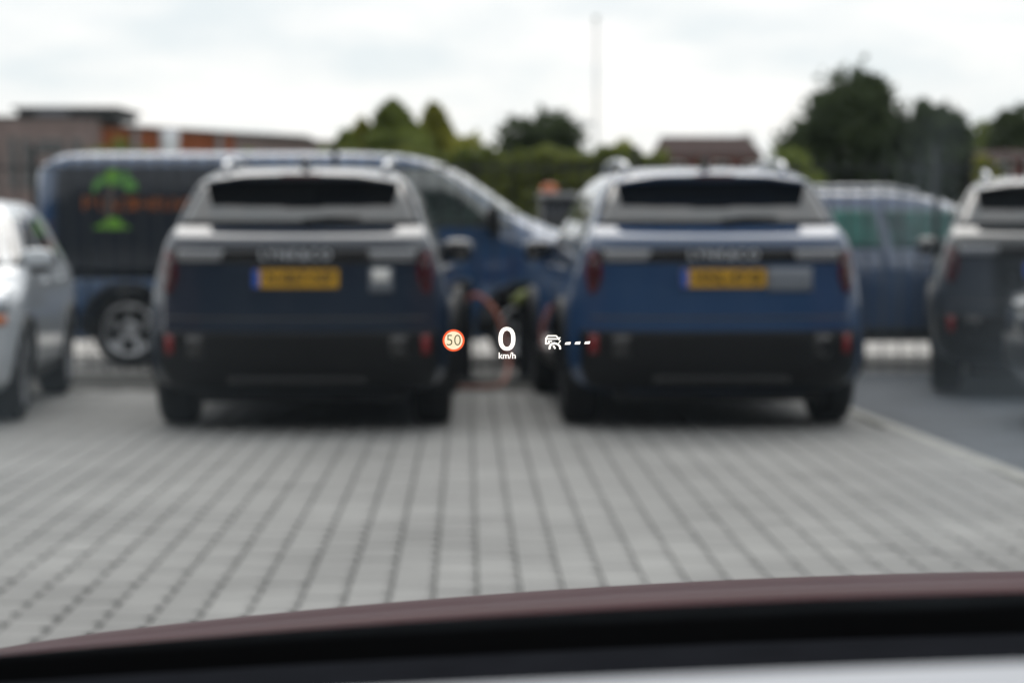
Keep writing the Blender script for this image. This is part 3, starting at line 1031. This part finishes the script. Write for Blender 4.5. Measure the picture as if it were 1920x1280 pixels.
def mesh_np(name, v, f, material):
    me = bpy.data.meshes.new(name)
    me.from_pydata(v.tolist(), [], f.tolist())
    me.materials.append(material)
    return me

def broadleaf(name, label, base, height, rad, material, n=6000, leaf=.32, clumps=60, group=None, zlow=.25, cat='tree'):
    root = thing(name, label, cat, base, 0, group)
    tr = MB()
    tr.tube([(0, 0, -.1), (.05, .03, height * .2), (-.04, 0, height * .5), (.02, .03, height * .85)], [rad * .085, rad * .065, rad * .045, rad * .012], 8)
    for k in range(7):
        a = 2 * math.pi * k / 7 + random.random()
        h0 = height * random.uniform(.25, .55)
        e = Vector((math.cos(a) * rad * .65, math.sin(a) * rad * .65, h0 + height * random.uniform(.12, .3)))
        tr.tube([(0, 0, h0), (e.x * .5, e.y * .5, (h0 + e.z) / 2 + .1), e], [rad * .035, rad * .024, rad * .008], 6)
    tr.build('trunk', M_bark, root)
    zc, hz = height * (zlow + 1) / 2, height * (1 - zlow) / 2
    cc = rng.normal(size=(clumps, 3)); cc /= np.linalg.norm(cc, axis=1)[:, None]
    cc *= rng.uniform(.45, .95, size=(clumps, 1))
    up = np.clip(1 - .08 * np.maximum(cc[:, 2:3], 0), 0, 1)
    C = np.concatenate([cc[:, :2] * rad * up * .85, zc + cc[:, 2:3] * hz * .85], 1)
    cr_ = rad * rng.uniform(.20, .36, size=clumps)
    idx = rng.integers(0, clumps, size=n)
    d = rng.normal(size=(n, 3)); d /= np.linalg.norm(d, axis=1)[:, None]
    pts = C[idx] + d * (cr_[idx] * np.where(rng.uniform(size=n) < .12, rng.uniform(1.0, 1.5, size=n), rng.uniform(.6, 1.05, size=n)))[:, None]
    pts[:, 2] = np.maximum(pts[:, 2], height * .06)
    v, f = leaf_quads(pts, leaf)
    link('crown', mesh_np('crown', v, f, material), root)
    return root

def conifer(name, label, base, height, rad, material, n=7000, leaf=.24, group=None):
    root = thing(name, label, 'tree', base, 0, group)
    MB().tube([(0, 0, -.1), (0.02, 0, height * .5), (0, 0, height * .95)], [.09, .05, .012], 7).build('trunk', M_bark, root)
    t = rng.uniform(0, 1, size=n) ** 1.4
    a = rng.uniform(0, 2 * math.pi, size=n)
    lump = 1 + .22 * np.sin(a * 5 + t * 23) + .15 * np.sin(t * 41)
    r = rad * (1 - t) ** .78 * lump * np.sqrt(rng.uniform(.35, 1, size=n))
    pts = np.stack([r * np.cos(a), r * np.sin(a), .05 * height + t * height * .95], 1)
    v, f = leaf_quads(pts, leaf)
    link('crown', mesh_np('crown', v, f, material), root)
    return root

def at_ground(px, Y):
    q = P(px, 427, Y)
    return Vector((q.x, Y, -.05))
def top_h(py, Y):
    return P(960, py, Y).z + .05

# hedge behind the van
hx0, hx1, HY = P(600, 0, 36).x, P(1245, 0, 36).x, 36.0
hz = top_h(288, HY)
n = 26000
t = rng.uniform(0, 1, size=n)
hh = hz * (1 + .02 * np.sin(t * 31) + .015 * np.sin(t * 77 + 1))
pts = np.stack([hx0 + (hx1 - hx0) * t, HY + rng.uniform(-.6, .6, size=n), hh * rng.uniform(0.02, 1, size=n) ** .8], 1)
hv, hf = leaf_quads(pts, .22)
hedge = thing('hedge', 'long dark green hedge behind the van and fence', 'hedge', (0, 0, -.05))
link('foliage', mesh_np('foliage', hv, hf, M_leafhedge), hedge)
for k in range(18):
    x_ = hx0 + (hx1 - hx0) * (k + .5) / 18
    MB().tube([(x_, HY, 0), (x_ + .05, HY, hz * .5), (x_, HY, hz * .85)], [.05, .035, .012], 6).build('stem', M_bark, hedge)

for px, py, Y, rw, m, lab in (
        (648, 252, 39, 1.0, M_leafmid, 'small pale green conifer at the left end of the hedge'),
        (680, 230, 40, 1.0, M_leafyellow, 'slim yellow-green conifer left of the tallest pointed one'),
        (737, 192, 40, 1.9, M_leafmid, 'tallest pointed green conifer above the van roof'),
        (814, 198, 41, 1.3, M_leafyellow, 'slim yellow-green conifer right of the tallest pointed one')):
    conifer('conifer', lab, at_ground(px, Y), top_h(py, Y), rw, m, group='conifers above the hedge')
for px, py, Y, rd, m, lab in (
        (882, 240, 40, .9, M_leafyellow, 'rounded yellow-green shrub between conifers and dark round tree'),
        (775, 268, 39, .7, M_leafmid, 'low green shrub between the two tallest conifers'),
        (1155, 250, 44, .70, M_leafyellow, 'yellowish bush right of the lamp post'),
        (1215, 268, 46, .75, M_leafmid, 'low green bush left of the dark roofed house'),
        (1482, 256, 55, .95, M_leafmid, 'green bush at the left foot of the big dark tree')):
    broadleaf('shrub', lab, at_ground(px, Y), top_h(py, Y), rd, m, 2600, .2, 40, 'shrubs above the hedge', .08, 'shrub')
for px, py, Y, rd, lab, n, leaf in (
        (1025, 180, 62, 1.75, 'dark round tree left of the lamp post', 6500, .24),
        (1598, 114, 85, 2.6, 'tallest dark tree above the blue SUV', 10000, .36),
        (1512, 198, 84, 1.5, 'lower dark tree leaning against the tallest one on its left', 5000, .32),
        (1676, 182, 86, 1.4, 'narrow dark tree between the tallest tree and its right neighbour', 5000, .32),
        (1752, 152, 84, 1.6, 'dark rounded tree right of the tallest tree', 7000, .32),
        (1908, 160, 88, 1.4, 'dark tree at the right picture edge', 5000, .32),
        (1392, 232, 150, 1.3, 'small dark tree behind the brown house roof', 2500, .34),
        (1835, 215, 92, 1.1, 'low green tree above the brick house at right', 4000, .32)):
    broadleaf('broadleaf_tree', lab, at_ground(px, Y), top_h(py, Y), rd, M_leafdark if 'green' not in lab else M_leafmid, n, leaf, 70, 'dark trees in the background', .12)
# shrubs in front of the orange brick building
for px, py, Y, rd, lab in ((215, 246, 110, 1.6, 'bush before the orange brick wall, nearest the tall block'), (275, 256, 110, 1.1, 'small bush before the orange wall beside the white banner'), (470, 258, 112, 1.2, 'bush before the far end of the orange brick wall')):
    broadleaf('shrub', lab, at_ground(px, Y), top_h(py, Y), rd, M_leafmid, 2500, .35, 40, 'bushes before the brick building', .1, 'shrub')
broadleaf('shrub', 'yellow-green bush on the far right before the brick house', at_ground(1846, 70), top_h(266, 70), .55, M_leafyellow, 2500, .22, 40, None, .1, 'shrub')

# ------------------------------------------------------------------ background buildings
M_mauve = mat('mauve_brick', (0.235, 0.180, 0.175), spec=0.08, rough=0.9, vary=0.15, vscale=1.5)
M_orangebrick = mat('orange_brick', (0.26, 0.085, 0.042), spec=0.08, rough=0.9, vary=0.15, vscale=1.2)
M_darkclad = mat('dark_cladding', (0.040, 0.042, 0.048), rough=0.6, vary=0.1)
M_pane = mat('window_pane', (0.03, 0.034, 0.038), rough=0.05, spec=0.6)
M_palepane = mat('pale_screen', (0.20, 0.20, 0.23), rough=0.4)
M_greymetal = mat('grey_metal', (0.20, 0.21, 0.22), rough=0.45, metal=0.4)
M_roofbrown = mat('brown_roof_tile', (0.055, 0.036, 0.034), spec=0.08, rough=0.85, vary=0.2, vscale=2)
M_redbrick = mat('red_brick', (0.17, 0.075, 0.066), spec=0.08, rough=0.9, vary=0.15, vscale=1.5)
M_whiteframe = mat('white_frame', (0.70, 0.70, 0.68), rough=0.5)
M_banner = mat('white_banner_cloth', (0.72, 0.73, 0.78), rough=0.7, vary=0.05)

BY = 120.0
S_B = F_PX / BY
bl = thing('office_building', 'mauve-brown brick block with a dark flat-topped upper storey, far left', 'building', (P(90, 427, BY).x, BY, -.05))
x0 = P(90, 427, BY).x
def bx_(pxa, pxb): return P(pxa, 427, BY).x - x0, P(pxb, 427, BY).x - x0
a, b = bx_(-160, 178)
H = top_h(222, BY)
MB().box(((a + b) / 2, 4, H / 2), (b - a, 8, H)).build('wall', M_mauve, bl)
MB().box(((a + b) / 2, 4, H + .06), (b - a + .2, 8.2, .12)).build('parapet', M_darkclad, bl)
a, b = bx_(22, 208)
H2 = top_h(203, BY)
MB().box(((a + b) / 2, 5, (H + .12 + H2) / 2), (b - a, 7, H2 - H - .12)).build('upper_storey', M_darkclad, bl)
MB().box(((a + b) / 2, 5, H2 + .08), (b - a + .5, 7.5, .14)).build('flat_roof', M_darkclad, bl)
a, b = bx_(60, 120)
MB().box(((a + b) / 2, 1.44, (H + H2) / 2 + .1), (b - a, .1, .35)).build('roof_screen', M_palepane, bl)
for pa, pb, ya, yb in ((20, 30, 258, 350), (45, 56, 260, 350), (74, 120, 263, 285), (138, 152, 262, 283), (74, 120, 320, 350), (138, 152, 320, 350), (-30, -8, 258, 350)):
    a, b = bx_(pa, pb)
    zt, zb = P(960, ya, BY).z, P(960, yb, BY).z
    wn = MB().box(((a + b) / 2, -.02, (zt + zb) / 2), (b - a + .12, .08, zt - zb + .12)).build('window', M_greymetal, bl)
    MB().box(((a + b) / 2, -.065, (zt + zb) / 2), (b - a, .02, zt - zb)).build('pane', M_pane, wn)

# receding orange wing
def seg_building(pxa, Ya, pxb, Yb, pya, depth, m, root, name='wall'):
    pa, pb = P(pxa, 427, Ya), P(pxb, 427, Yb)
    pa.z = pb.z = 0
    d = (pb - pa).normalized()
    nn = Vector((-d.y, d.x, 0))
    H_ = top_h(pya, Ya)
    o = root.location
    base = [pa - o, pb - o, pb + nn * depth - o, pa + nn * depth - o]
    vs = [(p.x, p.y, 0) for p in base] + [(p.x, p.y, H_) for p in base]
    MB().add(vs, [(3, 2, 1, 0), (4, 5, 6, 7), (0, 1, 5, 4), (1, 2, 6, 5), (2, 3, 7, 6), (3, 0, 4, 7)]).build(name, m, root)
    return pa, pb, d, nn, H_
og = thing('brick_building', 'long low orange brick building receding to the right of the tall block', 'building', (P(180, 427, 122).x, 122, -.05))
pa, pb, d, nn, H_ = seg_building(178, 121.5, 440, 133, 236, 8, M_orangebrick, og)
o = og.location
pc = P(568, 427, 139); pc.z = 0
d2 = (pc - pb).normalized()
MB().prism([(pb.x - o.x, pb.y - o.y), (pc.x - o.x, pc.y - o.y), (pc.x - o.x, pc.y + 8 - o.y), (pb.x - o.x, pb.y + 8 - o.y)], 'z', 0, H_ - .05).build('end_wall', M_mauve, og)
rf = MB().prism([(pa.x - o.x, pa.y - o.y - .35), (pb.x - o.x, pb.y - o.y - .35), (pc.x - o.x + .3, pc.y - o.y - .35), (pc.x - o.x + .3, pc.y - o.y + 8.3), (pa.x - o.x, pa.y - o.y + 8.3)], 'z', H_ + .002, H_ + .16).build('roof_edge', M_darkclad, og)
L_ = (pb - pa).length
for fr, wd in ((.27, .5), (.88, .55)):
    c = pa + d * (L_ * fr) - nn * .04 - o
    MB().box((c.x, c.y, H_ / 2), (wd, .12, H_ - .1), math.atan2(d.y, d.x)).build('downpipe_panel', M_greymetal, og)
for fr in (.12, .42, .58, .74):
    c = pa + d * (L_ * fr) - nn * .03 - o
    wn = MB().box((c.x, c.y, H_ * .42), (1.1, .1, H_ * .36), math.atan2(d.y, d.x)).build('window', M_greymetal, og)
    MB().box((c.x - nn.x * .06, c.y - nn.y * .06, H_ * .42), (.98, .04, H_ * .33), math.atan2(d.y, d.x)).build('pane', M_pane, wn)
fb = thing('brick_building', 'low far brick building with red end left of the conifers', 'building', (P(600, 427, 150).x, 150, -.05))
MB().box((0, 3, top_h(268, 150) / 2), (2.9, 6, top_h(268, 150))).build('wall', M_mauve, fb)
MB().box((-.9, -.06, top_h(272, 150) / 2), (.7, .1, top_h(272, 150) - .1)).build('end_panel', M_orangebrick, fb)
MB().box((0, 3, top_h(268, 150) + .07), (3.1, 6.3, .13)).build('flat_roof', M_darkclad, fb)

bn = thing('banner', 'white banner on a pole before the orange brick wall', 'banner', (P(318, 427, 100).x, 100, -.05))
ht = top_h(242, 100)
MB().tube([(-.36, 0, 0), (-.36, 0, ht + .1)], .04, 6).build('pole', M_greymetal, bn)
bv, bf = [], []
for j in range(9):
    z = ht - (ht - 1.4) * j / 8
    for i in range(5):
        bv.append((-.32 + .75 * i / 4 * (1 - .12 * j / 8), .05 * math.sin(i * 1.7 + j * .6), z))
for j in range(8):
    for i in range(4):
        bf.append((j * 5 + i, j * 5 + i + 1, j * 5 + i + 6, j * 5 + i + 5))
bo = MB().add(bv, bf).build('cloth', M_banner, bn, True, fix=False)
sm = bo.modifiers.new('t', 'SOLIDIFY'); sm.thickness = .01

def house(label, pxa, pxb, Y, eave_py, ridge_py, depth, wall_m, roof_m, windows, hip=0.6, chimney=None):
    ca_ = P((pxa + pxb) / 2, 427, Y)
    root = thing('house', label, 'house', (ca_.x, Y, -.05))
    hw_ = (P(pxb, 427, Y).x - P(pxa, 427, Y).x) / 2
    he, hr = top_h(eave_py, Y), top_h(ridge_py, Y)
    MB().box((0, depth / 2, he / 2), (2 * hw_ - .4, depth, he)).build('wall', wall_m, root)
    e = .0
    vs = [(-hw_, -.3, he), (hw_, -.3, he), (hw_, depth + .3, he), (-hw_, depth + .3, he), (-hw_ + hip, depth / 2, hr), (hw_ - hip, depth / 2, hr)]
    MB().add(vs, [(3, 2, 1, 0), (0, 1, 5, 4), (2, 3, 4, 5), (1, 2, 5), (3, 0, 4)]).build('roof', roof_m, root)
    for (pw0, pw1, y0, y1) in windows:
        a_, b_ = P(pw0, 427, Y).x - ca_.x, P(pw1, 427, Y).x - ca_.x
        zt, zb = P(960, y0, Y).z, P(960, y1, Y).z
        wn = MB().box(((a_ + b_) / 2, -.03, (zt + zb) / 2), (b_ - a_ + .16, .1, zt - zb + .16)).build('window', M_whiteframe, root)
        MB().box(((a_ + b_) / 2, -.09, (zt + zb) / 2), (b_ - a_, .03, zt - zb)).build('pane', M_pane, wn)
    if chimney:
        xx = P(chimney, 427, Y).x - ca_.x
        MB().box((xx, depth / 2, hr + .1), (.6, .6, 1.2)).build('chimney', M_redbrick, root)
    return root
house('house with low dark brown tiled roof left of the big trees', 1232, 1432, 130, 292, 250, 9, M_redbrick, M_roofbrown, ((1262, 1280, 305, 330), (1340, 1362, 305, 330), (1400, 1415, 305, 330)), .5)
house('red brick house with white window at the far right', 1828, 2010, 82, 300, 276, 7, M_redbrick, M_roofbrown, ((1872, 1890, 304, 328), (1930, 1948, 304, 328), (1872, 1890, 352, 378)), .3)

# unseen showroom added behind the viewer to darken the car reflections
M_show = mat('anthracite_cladding', (0.028, 0.030, 0.033), rough=0.6, spec=0.2, vary=0.1)
M_showglass = mat('showroom_glass', (0.012, 0.014, 0.016), rough=0.05, spec=0.3)
sh = thing('unseen_showroom', 'unseen anthracite clad showroom with tall dark windows, added behind the viewpoint to darken reflections', 'building', (0, -9, 0))
MB().box((0, -6, 4.5), (70, 12, 9)).build('wall', M_show, sh)
MB().box((0, -6, 9.15), (71, 12.8, .28)).build('flat_roof', M_darkclad, sh)
for k in range(16):
    wn = MB().box((-30 + 4 * k, .03, 2.0), (3.4, .10, 3.8)).build('window', M_greymetal, sh)
    MB().box((-30 + 4 * k, .10, 2.0), (3.2, .05, 3.6)).build('pane', M_showglass, wn)

# low unseen halls added on both sides to keep bright sky out of the paint
for xx, wd, lab in ((-25, 10, 'dark brick hall added on the left to darken reflections, outside the picture'), (27, 10, 'dark brick hall added on the right to darken reflections, outside the picture')):
    hb = thing('unseen_side_hall', lab, 'building', (xx, 2, -.05))
    MB().box((0, 0, 3), (wd, 21, 6)).build('wall', M_redbrick, hb)
    MB().box((0, 0, 6.1), (wd + .5, 21.5, .2)).build('flat_roof', M_darkclad, hb)
    f_ = 1 if xx < 0 else -1
    for k in range(5):
        wn = MB().box((f_ * (wd / 2 + .02), -8 + 4 * k, 2.2), (.1, 2.4, 2.2)).build('window', M_greymetal, hb)
        MB().box((f_ * (wd / 2 + .08), -8 + 4 * k, 2.2), (.04, 2.2, 2.0)).build('pane', M_pane, wn)

# ------------------------------------------------------------------ lamp post, small orange machine
M_lamppost = mat('galvanised_post', (0.80, 0.81, 0.82), rough=0.5)
lp = at_ground(1117, 46)
lr = thing('lamp_post', 'tall thin pale lamp post rising above the trees', 'lamp post', lp)
lh = top_h(34, 46)
MB().tube([(0, 0, 0), (0, 0, 1.2), (0, 0, lh)], [.05, .035, .022], 8).build('pole', M_lamppost, lr)
MB().superell((0, -.12, lh), (.055, .22, .04), .7).build('lantern', M_lamppost, lr, True)
MB().superell((-.24, -.05, top_h(232, 46)), (.10, .08, .10), .7).build('floodlight', M_lamppost, lr, True)
MB().box((-.12, 0, top_h(232, 46)), (.22, .04, .04)).build('bracket', M_lamppost, lr)

M_machorange = mat('machine_orange', (0.50, 0.13, 0.035), rough=0.4)
mc = at_ground(1048, 30)
mr_ = thing('work_machine', 'small orange and dark work machine behind the fence, left of the blue SUV', 'machine', mc)
zt = top_h(352, 30)
MB().cbox((0, .5, .55), (.9, 1.5, .55), .06).build('chassis', M_darkcar, mr_)
MB().cbox((.05, .55, (zt + .8) / 2 - .06), (.62, .9, zt - .92), .05).build('cab', M_darkcar, mr_)
MB().cbox((-.02, .5, zt - .10), (.52, .8, .08), .03).build('roof', M_greymetal, mr_)
MB().superell((-.12, .3, zt - .04), (.11, .11, .10), .8).build('beacon', M_machorange, mr_, True)
for sx in (-1, 1):
    for yy in (0.05, .95):
        MB().lathe_x([(-.1, .12), (-.1, .30), (-.06, .33), (.06, .33), (.1, .30), (.1, .12)], (sx * .46, yy, .33), 20).build('wheel', M_rubber, mr_, True)

# ------------------------------------------------------------------ the car the photograph is taken from
own = thing('own_car', 'maroon bonnet and black dashboard of the car the view is taken from', 'car', (0.36, 0, 0.010))
own.rotation_euler = (0, R(-1.6), 0)                # the car leans a touch on the fall of the yard
# bonnet: crowned sheet falling towards the nose
prof = [(1.72, .972), (1.85, .966), (2.05, .942), (2.3, .903), (2.55, .858), (2.8, .812), (3.05, .74), (3.2, .66), (3.28, .55)]
vs, fs = [], []
nx = 28
for (y, z) in prof:
    for i in range(nx + 1):
        x = -.88 + 1.76 * i / nx
        sag = .058 * (abs(x) ** 2.0) + .10 * max(0, abs(x) - .70) ** 1.4
        yy = y - (.10 * x * x * (y - 1.5))
        vs.append((x, yy, z - sag))
for j in range(len(prof) - 1):
    for i in range(nx):
        fs.append((j * (nx + 1) + i, j * (nx + 1) + i + 1, (j + 1) * (nx + 1) + i + 1, (j + 1) * (nx + 1) + i))
bo = MB().add(vs, fs).build('bonnet', M_maroon, own, True, fix=False)
sm = bo.modifiers.new('t', 'SOLIDIFY'); sm.thickness = .02; sm.offset = -1
def arc_strip(name, m, y_a, z_a, y_b, z_b, sag_a, sag_b, thick=.03, half=.80, par=own):
    vs, fs = [], []
    for (y, z, sg) in ((y_a, z_a, sag_a), (y_b, z_b, sag_b), (y_b, z_b - thick, sag_b), (y_a, z_a - thick, sag_a)):
        for i in range(25):
            x = -half + 2 * half * i / 24
            vs.append((x, y - .10 * x * x, z - sg * x * x))
    for j in range(4):
        for i in range(24):
            k = (j + 1) % 4
            fs.append((j * 25 + i, j * 25 + i + 1, k * 25 + i + 1, k * 25 + i))
    fs.append((0, 25, 50, 75)); fs.append((99, 74, 49, 24))
    return MB().add(vs, fs).build(name, m, par, angle=35)
M_dash = mat('dashboard_black', (0.012, 0.013, 0.016), rough=0.9, spec=0.0, vary=0.15, vscale=20)
M_silver = mat('satin_silver_trim', (0.36, 0.38, 0.42), rough=0.45, metal=0.2)
arc_strip('cowl', M_black, 1.52, 1.0075, 1.70, .970, .032, .044, .05)
arc_strip('dashboard', M_dash, 1.04, 1.030, 1.50, .985, .010, .014, .08)
arc_strip('dashboard_trim', M_silver, .86, 1.040, 1.03, 1.057, .012, .012, .03)
wpo = MB().tube([(-.62, 1.60, .945), (-.2, 1.615, .962), (.25, 1.62, .966)], .008, 6)
wpo.build('windscreen_wiper', M_black, own)
for sx in (-1, 1):
    MB().tube([(sx * .74, 1.42, .93), (sx * .66, .95, 1.28), (sx * .60, .55, 1.50)], .045, 8).build('windscreen_pillar', M_maroon, own, True)
    arch = [(2.35 + .385 * math.cos(R(a)), .33 + .385 * math.sin(R(a))) for a in range(0, 181, 15)]
    outl = [(.96, .30), (.96, .955), (1.35, .955), (1.70, .905), (2.05, .880), (2.30, .838), (2.55, .792), (2.80, .735), (3.0, .66), (3.12, .52), (3.10, .30)] + arch
    MB().prism(outl, 'x', sx * .86, sx * .885).build('wing', M_maroon, own)
    MB().prism([(-.55, .30), (-.55, .96), (.95, .955), (.95, .30)], 'x', sx * .86, sx * .885).build('door', M_maroon, own)
    MB().tube([(sx * .80, -.50, .95), (sx * .70, -.55, 1.30), (sx * .62, -.58, 1.53)], .05, 8).build('centre_pillar', M_maroon, own, True)
    mirror(own, .86, .98, 1.02, M_maroon, sx)
    S_ = M_headlamp
    MB().superell((sx * .62, 3.05, .62), (.20, .16, .07), .6).build('headlamp', S_, own, True)
arc_strip('roof', M_maroon, -1.6, 1.545, .54, 1.515, .05, .05, .04, .66)
MB().cbox((0, 3.12, .44), (1.66, .26, .30), .05).build('front_bumper', M_maroon, own)
MB().box((0, 1.4, .28), (1.30, 3.2, .08)).build('floor_pan', M_black, own)
add_wheels(own, (2.35,), .76, .33, .215, M_rim, 5, 'double')
# windscreen: a clear pane whose haze volume paints in pale reflections
mg = bpy.data.materials.new('veiled_windscreen_glass')
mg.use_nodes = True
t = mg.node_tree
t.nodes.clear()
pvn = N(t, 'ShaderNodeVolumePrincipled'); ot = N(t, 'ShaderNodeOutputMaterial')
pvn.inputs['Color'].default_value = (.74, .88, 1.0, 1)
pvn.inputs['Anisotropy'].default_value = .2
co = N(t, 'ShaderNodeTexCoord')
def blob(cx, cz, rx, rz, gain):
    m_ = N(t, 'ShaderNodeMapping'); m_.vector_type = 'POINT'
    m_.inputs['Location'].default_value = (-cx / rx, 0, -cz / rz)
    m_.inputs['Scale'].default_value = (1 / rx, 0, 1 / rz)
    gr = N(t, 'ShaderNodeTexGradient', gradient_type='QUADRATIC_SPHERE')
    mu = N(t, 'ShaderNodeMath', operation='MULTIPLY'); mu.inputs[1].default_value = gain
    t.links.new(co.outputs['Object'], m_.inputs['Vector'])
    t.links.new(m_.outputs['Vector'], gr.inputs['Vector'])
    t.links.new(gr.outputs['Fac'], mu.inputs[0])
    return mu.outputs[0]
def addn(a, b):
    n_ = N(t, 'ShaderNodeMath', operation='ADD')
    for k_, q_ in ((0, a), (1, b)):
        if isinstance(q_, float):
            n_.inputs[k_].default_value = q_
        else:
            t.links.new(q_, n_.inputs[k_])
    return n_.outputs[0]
dens = addn(.8, blob(-.64, 1.17, .24, .16, 7.0))  # denser patches stand in for the reflected glare left and right
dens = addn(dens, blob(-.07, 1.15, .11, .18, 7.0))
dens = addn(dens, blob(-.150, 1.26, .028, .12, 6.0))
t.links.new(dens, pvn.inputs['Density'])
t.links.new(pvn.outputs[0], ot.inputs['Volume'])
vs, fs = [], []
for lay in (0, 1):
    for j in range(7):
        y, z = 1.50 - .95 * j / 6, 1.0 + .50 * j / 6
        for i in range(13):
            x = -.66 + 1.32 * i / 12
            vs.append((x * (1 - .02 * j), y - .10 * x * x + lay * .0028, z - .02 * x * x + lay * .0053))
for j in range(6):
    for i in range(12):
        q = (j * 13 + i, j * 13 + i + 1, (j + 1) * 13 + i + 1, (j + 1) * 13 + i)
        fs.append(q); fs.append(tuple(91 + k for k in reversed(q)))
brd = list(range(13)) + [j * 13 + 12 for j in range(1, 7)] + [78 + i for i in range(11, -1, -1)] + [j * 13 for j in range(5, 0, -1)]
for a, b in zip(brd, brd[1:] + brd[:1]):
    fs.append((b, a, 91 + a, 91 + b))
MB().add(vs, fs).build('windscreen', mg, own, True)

# ------------------------------------------------------------------ head-up display, an image of light hanging ahead of the glass
HY_ = 2.5
def hud(px, py):
    q = P(px, py, HY_)
    return q.x - hud0.x, q.z - hud0.z
hud0 = P(950, 640, HY_)
S_H = HY_ / F_PX
M_hw = mat('hud_white', (1, 1, 1), emit=(1.0, .95, .88), estr=1.6)
M_hcream = mat('hud_cream', (1, 1, 1), emit=(1.0, .86, .60), estr=1.05)
M_hring = mat('hud_orange_red', (1, 1, 1), emit=(1.0, .14, .045), estr=1.0)
M_holive = mat('hud_olive', (1, 1, 1), emit=(.10, .085, .025), estr=1.0)
hr_ = thing('head_up_display', 'glowing head-up display readout of speed, limit sign and cruise icon', 'display', hud0)
def disc_poly(cx, cy, r, n=40):
    return [hud(cx + r * math.cos(2 * math.pi * k / n), cy + r * math.sin(2 * math.pi * k / n)) for k in range(n)]
sg = MB().prism(disc_poly(850.5, 638, 20.6), 'y', 0, .0006).build('speed_limit_sign', M_hring, hr_)
MB().prism(disc_poly(850.5, 638, 16.8), 'y', -.0009, -.0003).build('sign_face', M_hcream, sg)
q = hud(850.5, 638.5)
me = text_mesh('50', 29.5 * S_H, .0002, M_holive, 'sign_number', bold=-.00018)
link('sign_number', me, sg, (q[0], -.0014, q[1]), (R(90), 0, 0))
# the big zero: an oval ring
ring = MB()
n = 48
def oval(cx, cy, rx, ry, e=1.0):
    out = []
    for k in range(n):
        a = 2 * math.pi * k / n
        c_, s_ = math.cos(a), math.sin(a)
        out.append(hud(cx + rx * math.copysign(abs(c_) ** e, c_), cy + ry * math.copysign(abs(s_) ** e, s_)))
    return out
A_, B_ = oval(950.5, 635, 15.8, 22.0, .88), oval(950.5, 635, 8.2, 15.4, .88)
vs = [(x, 0, z) for x, z in A_] + [(x, 0, z) for x, z in B_] + [(x, .0006, z) for x, z in A_] + [(x, .0006, z) for x, z in B_]
fs = []
for k in range(n):
    j = (k + 1) % n
    fs += [(k, j, n + j, n + k), (2 * n + j, 2 * n + k, 3 * n + k, 3 * n + j), (k, 2 * n + k, 2 * n + j, j), (n + j, 3 * n + j, 3 * n + k, n + k)]
ring.add(vs, fs).build('speed_digit', M_hw, hr_)
q = hud(951, 667)
link('speed_unit', text_mesh('km/h', 16.5 * S_H, .0002, M_hw, 'speed_unit', bold=.0001), hr_, (q[0], 0, q[1]), (R(90), 0, 0))
ic = MB()
def st(pts, wd):
    ic.stroke([hud(x, y) for x, y in pts], wd * S_H, 0)
st([(1023.5, 645), (1023.5, 634.5), (1027, 629.5), (1043, 629.5), (1047, 634)], 2.6)          # car outline
st([(1023, 635.2), (1046, 635.2)], 2.4)
st([(1027.5, 639.5), (1035, 639.5)], 2.2)
st([(1023.5, 644.5), (1030.5, 642.5)], 3.0)
st([(1050.5, 632), (1047, 637), (1051, 638.5), (1047.5, 643)], 2.0)                           # bolt
st([(1030.2, 654.5), (1030.8, 649), (1034, 645), (1039.5, 643.2), (1045.5, 645), (1049.6, 649), (1050.6, 654.5)], 3.6)   # dial
st([(1037.5, 647.5), (1041, 653.5)], 3.0)
ic.build('cruise_icon', M_hw, hr_)
for px, py in ((1064.5, 643.2), (1082.8, 642.6), (1101, 642)):
    MB().prism([hud(px - 5.6, py + 2.8), hud(px + 4.4, py + 2.6), hud(px + 5.8, py - 2.4), hud(px - 3.6, py - 1.6)], 'y', 0, .0006).build('dash_mark', M_hw, hr_)
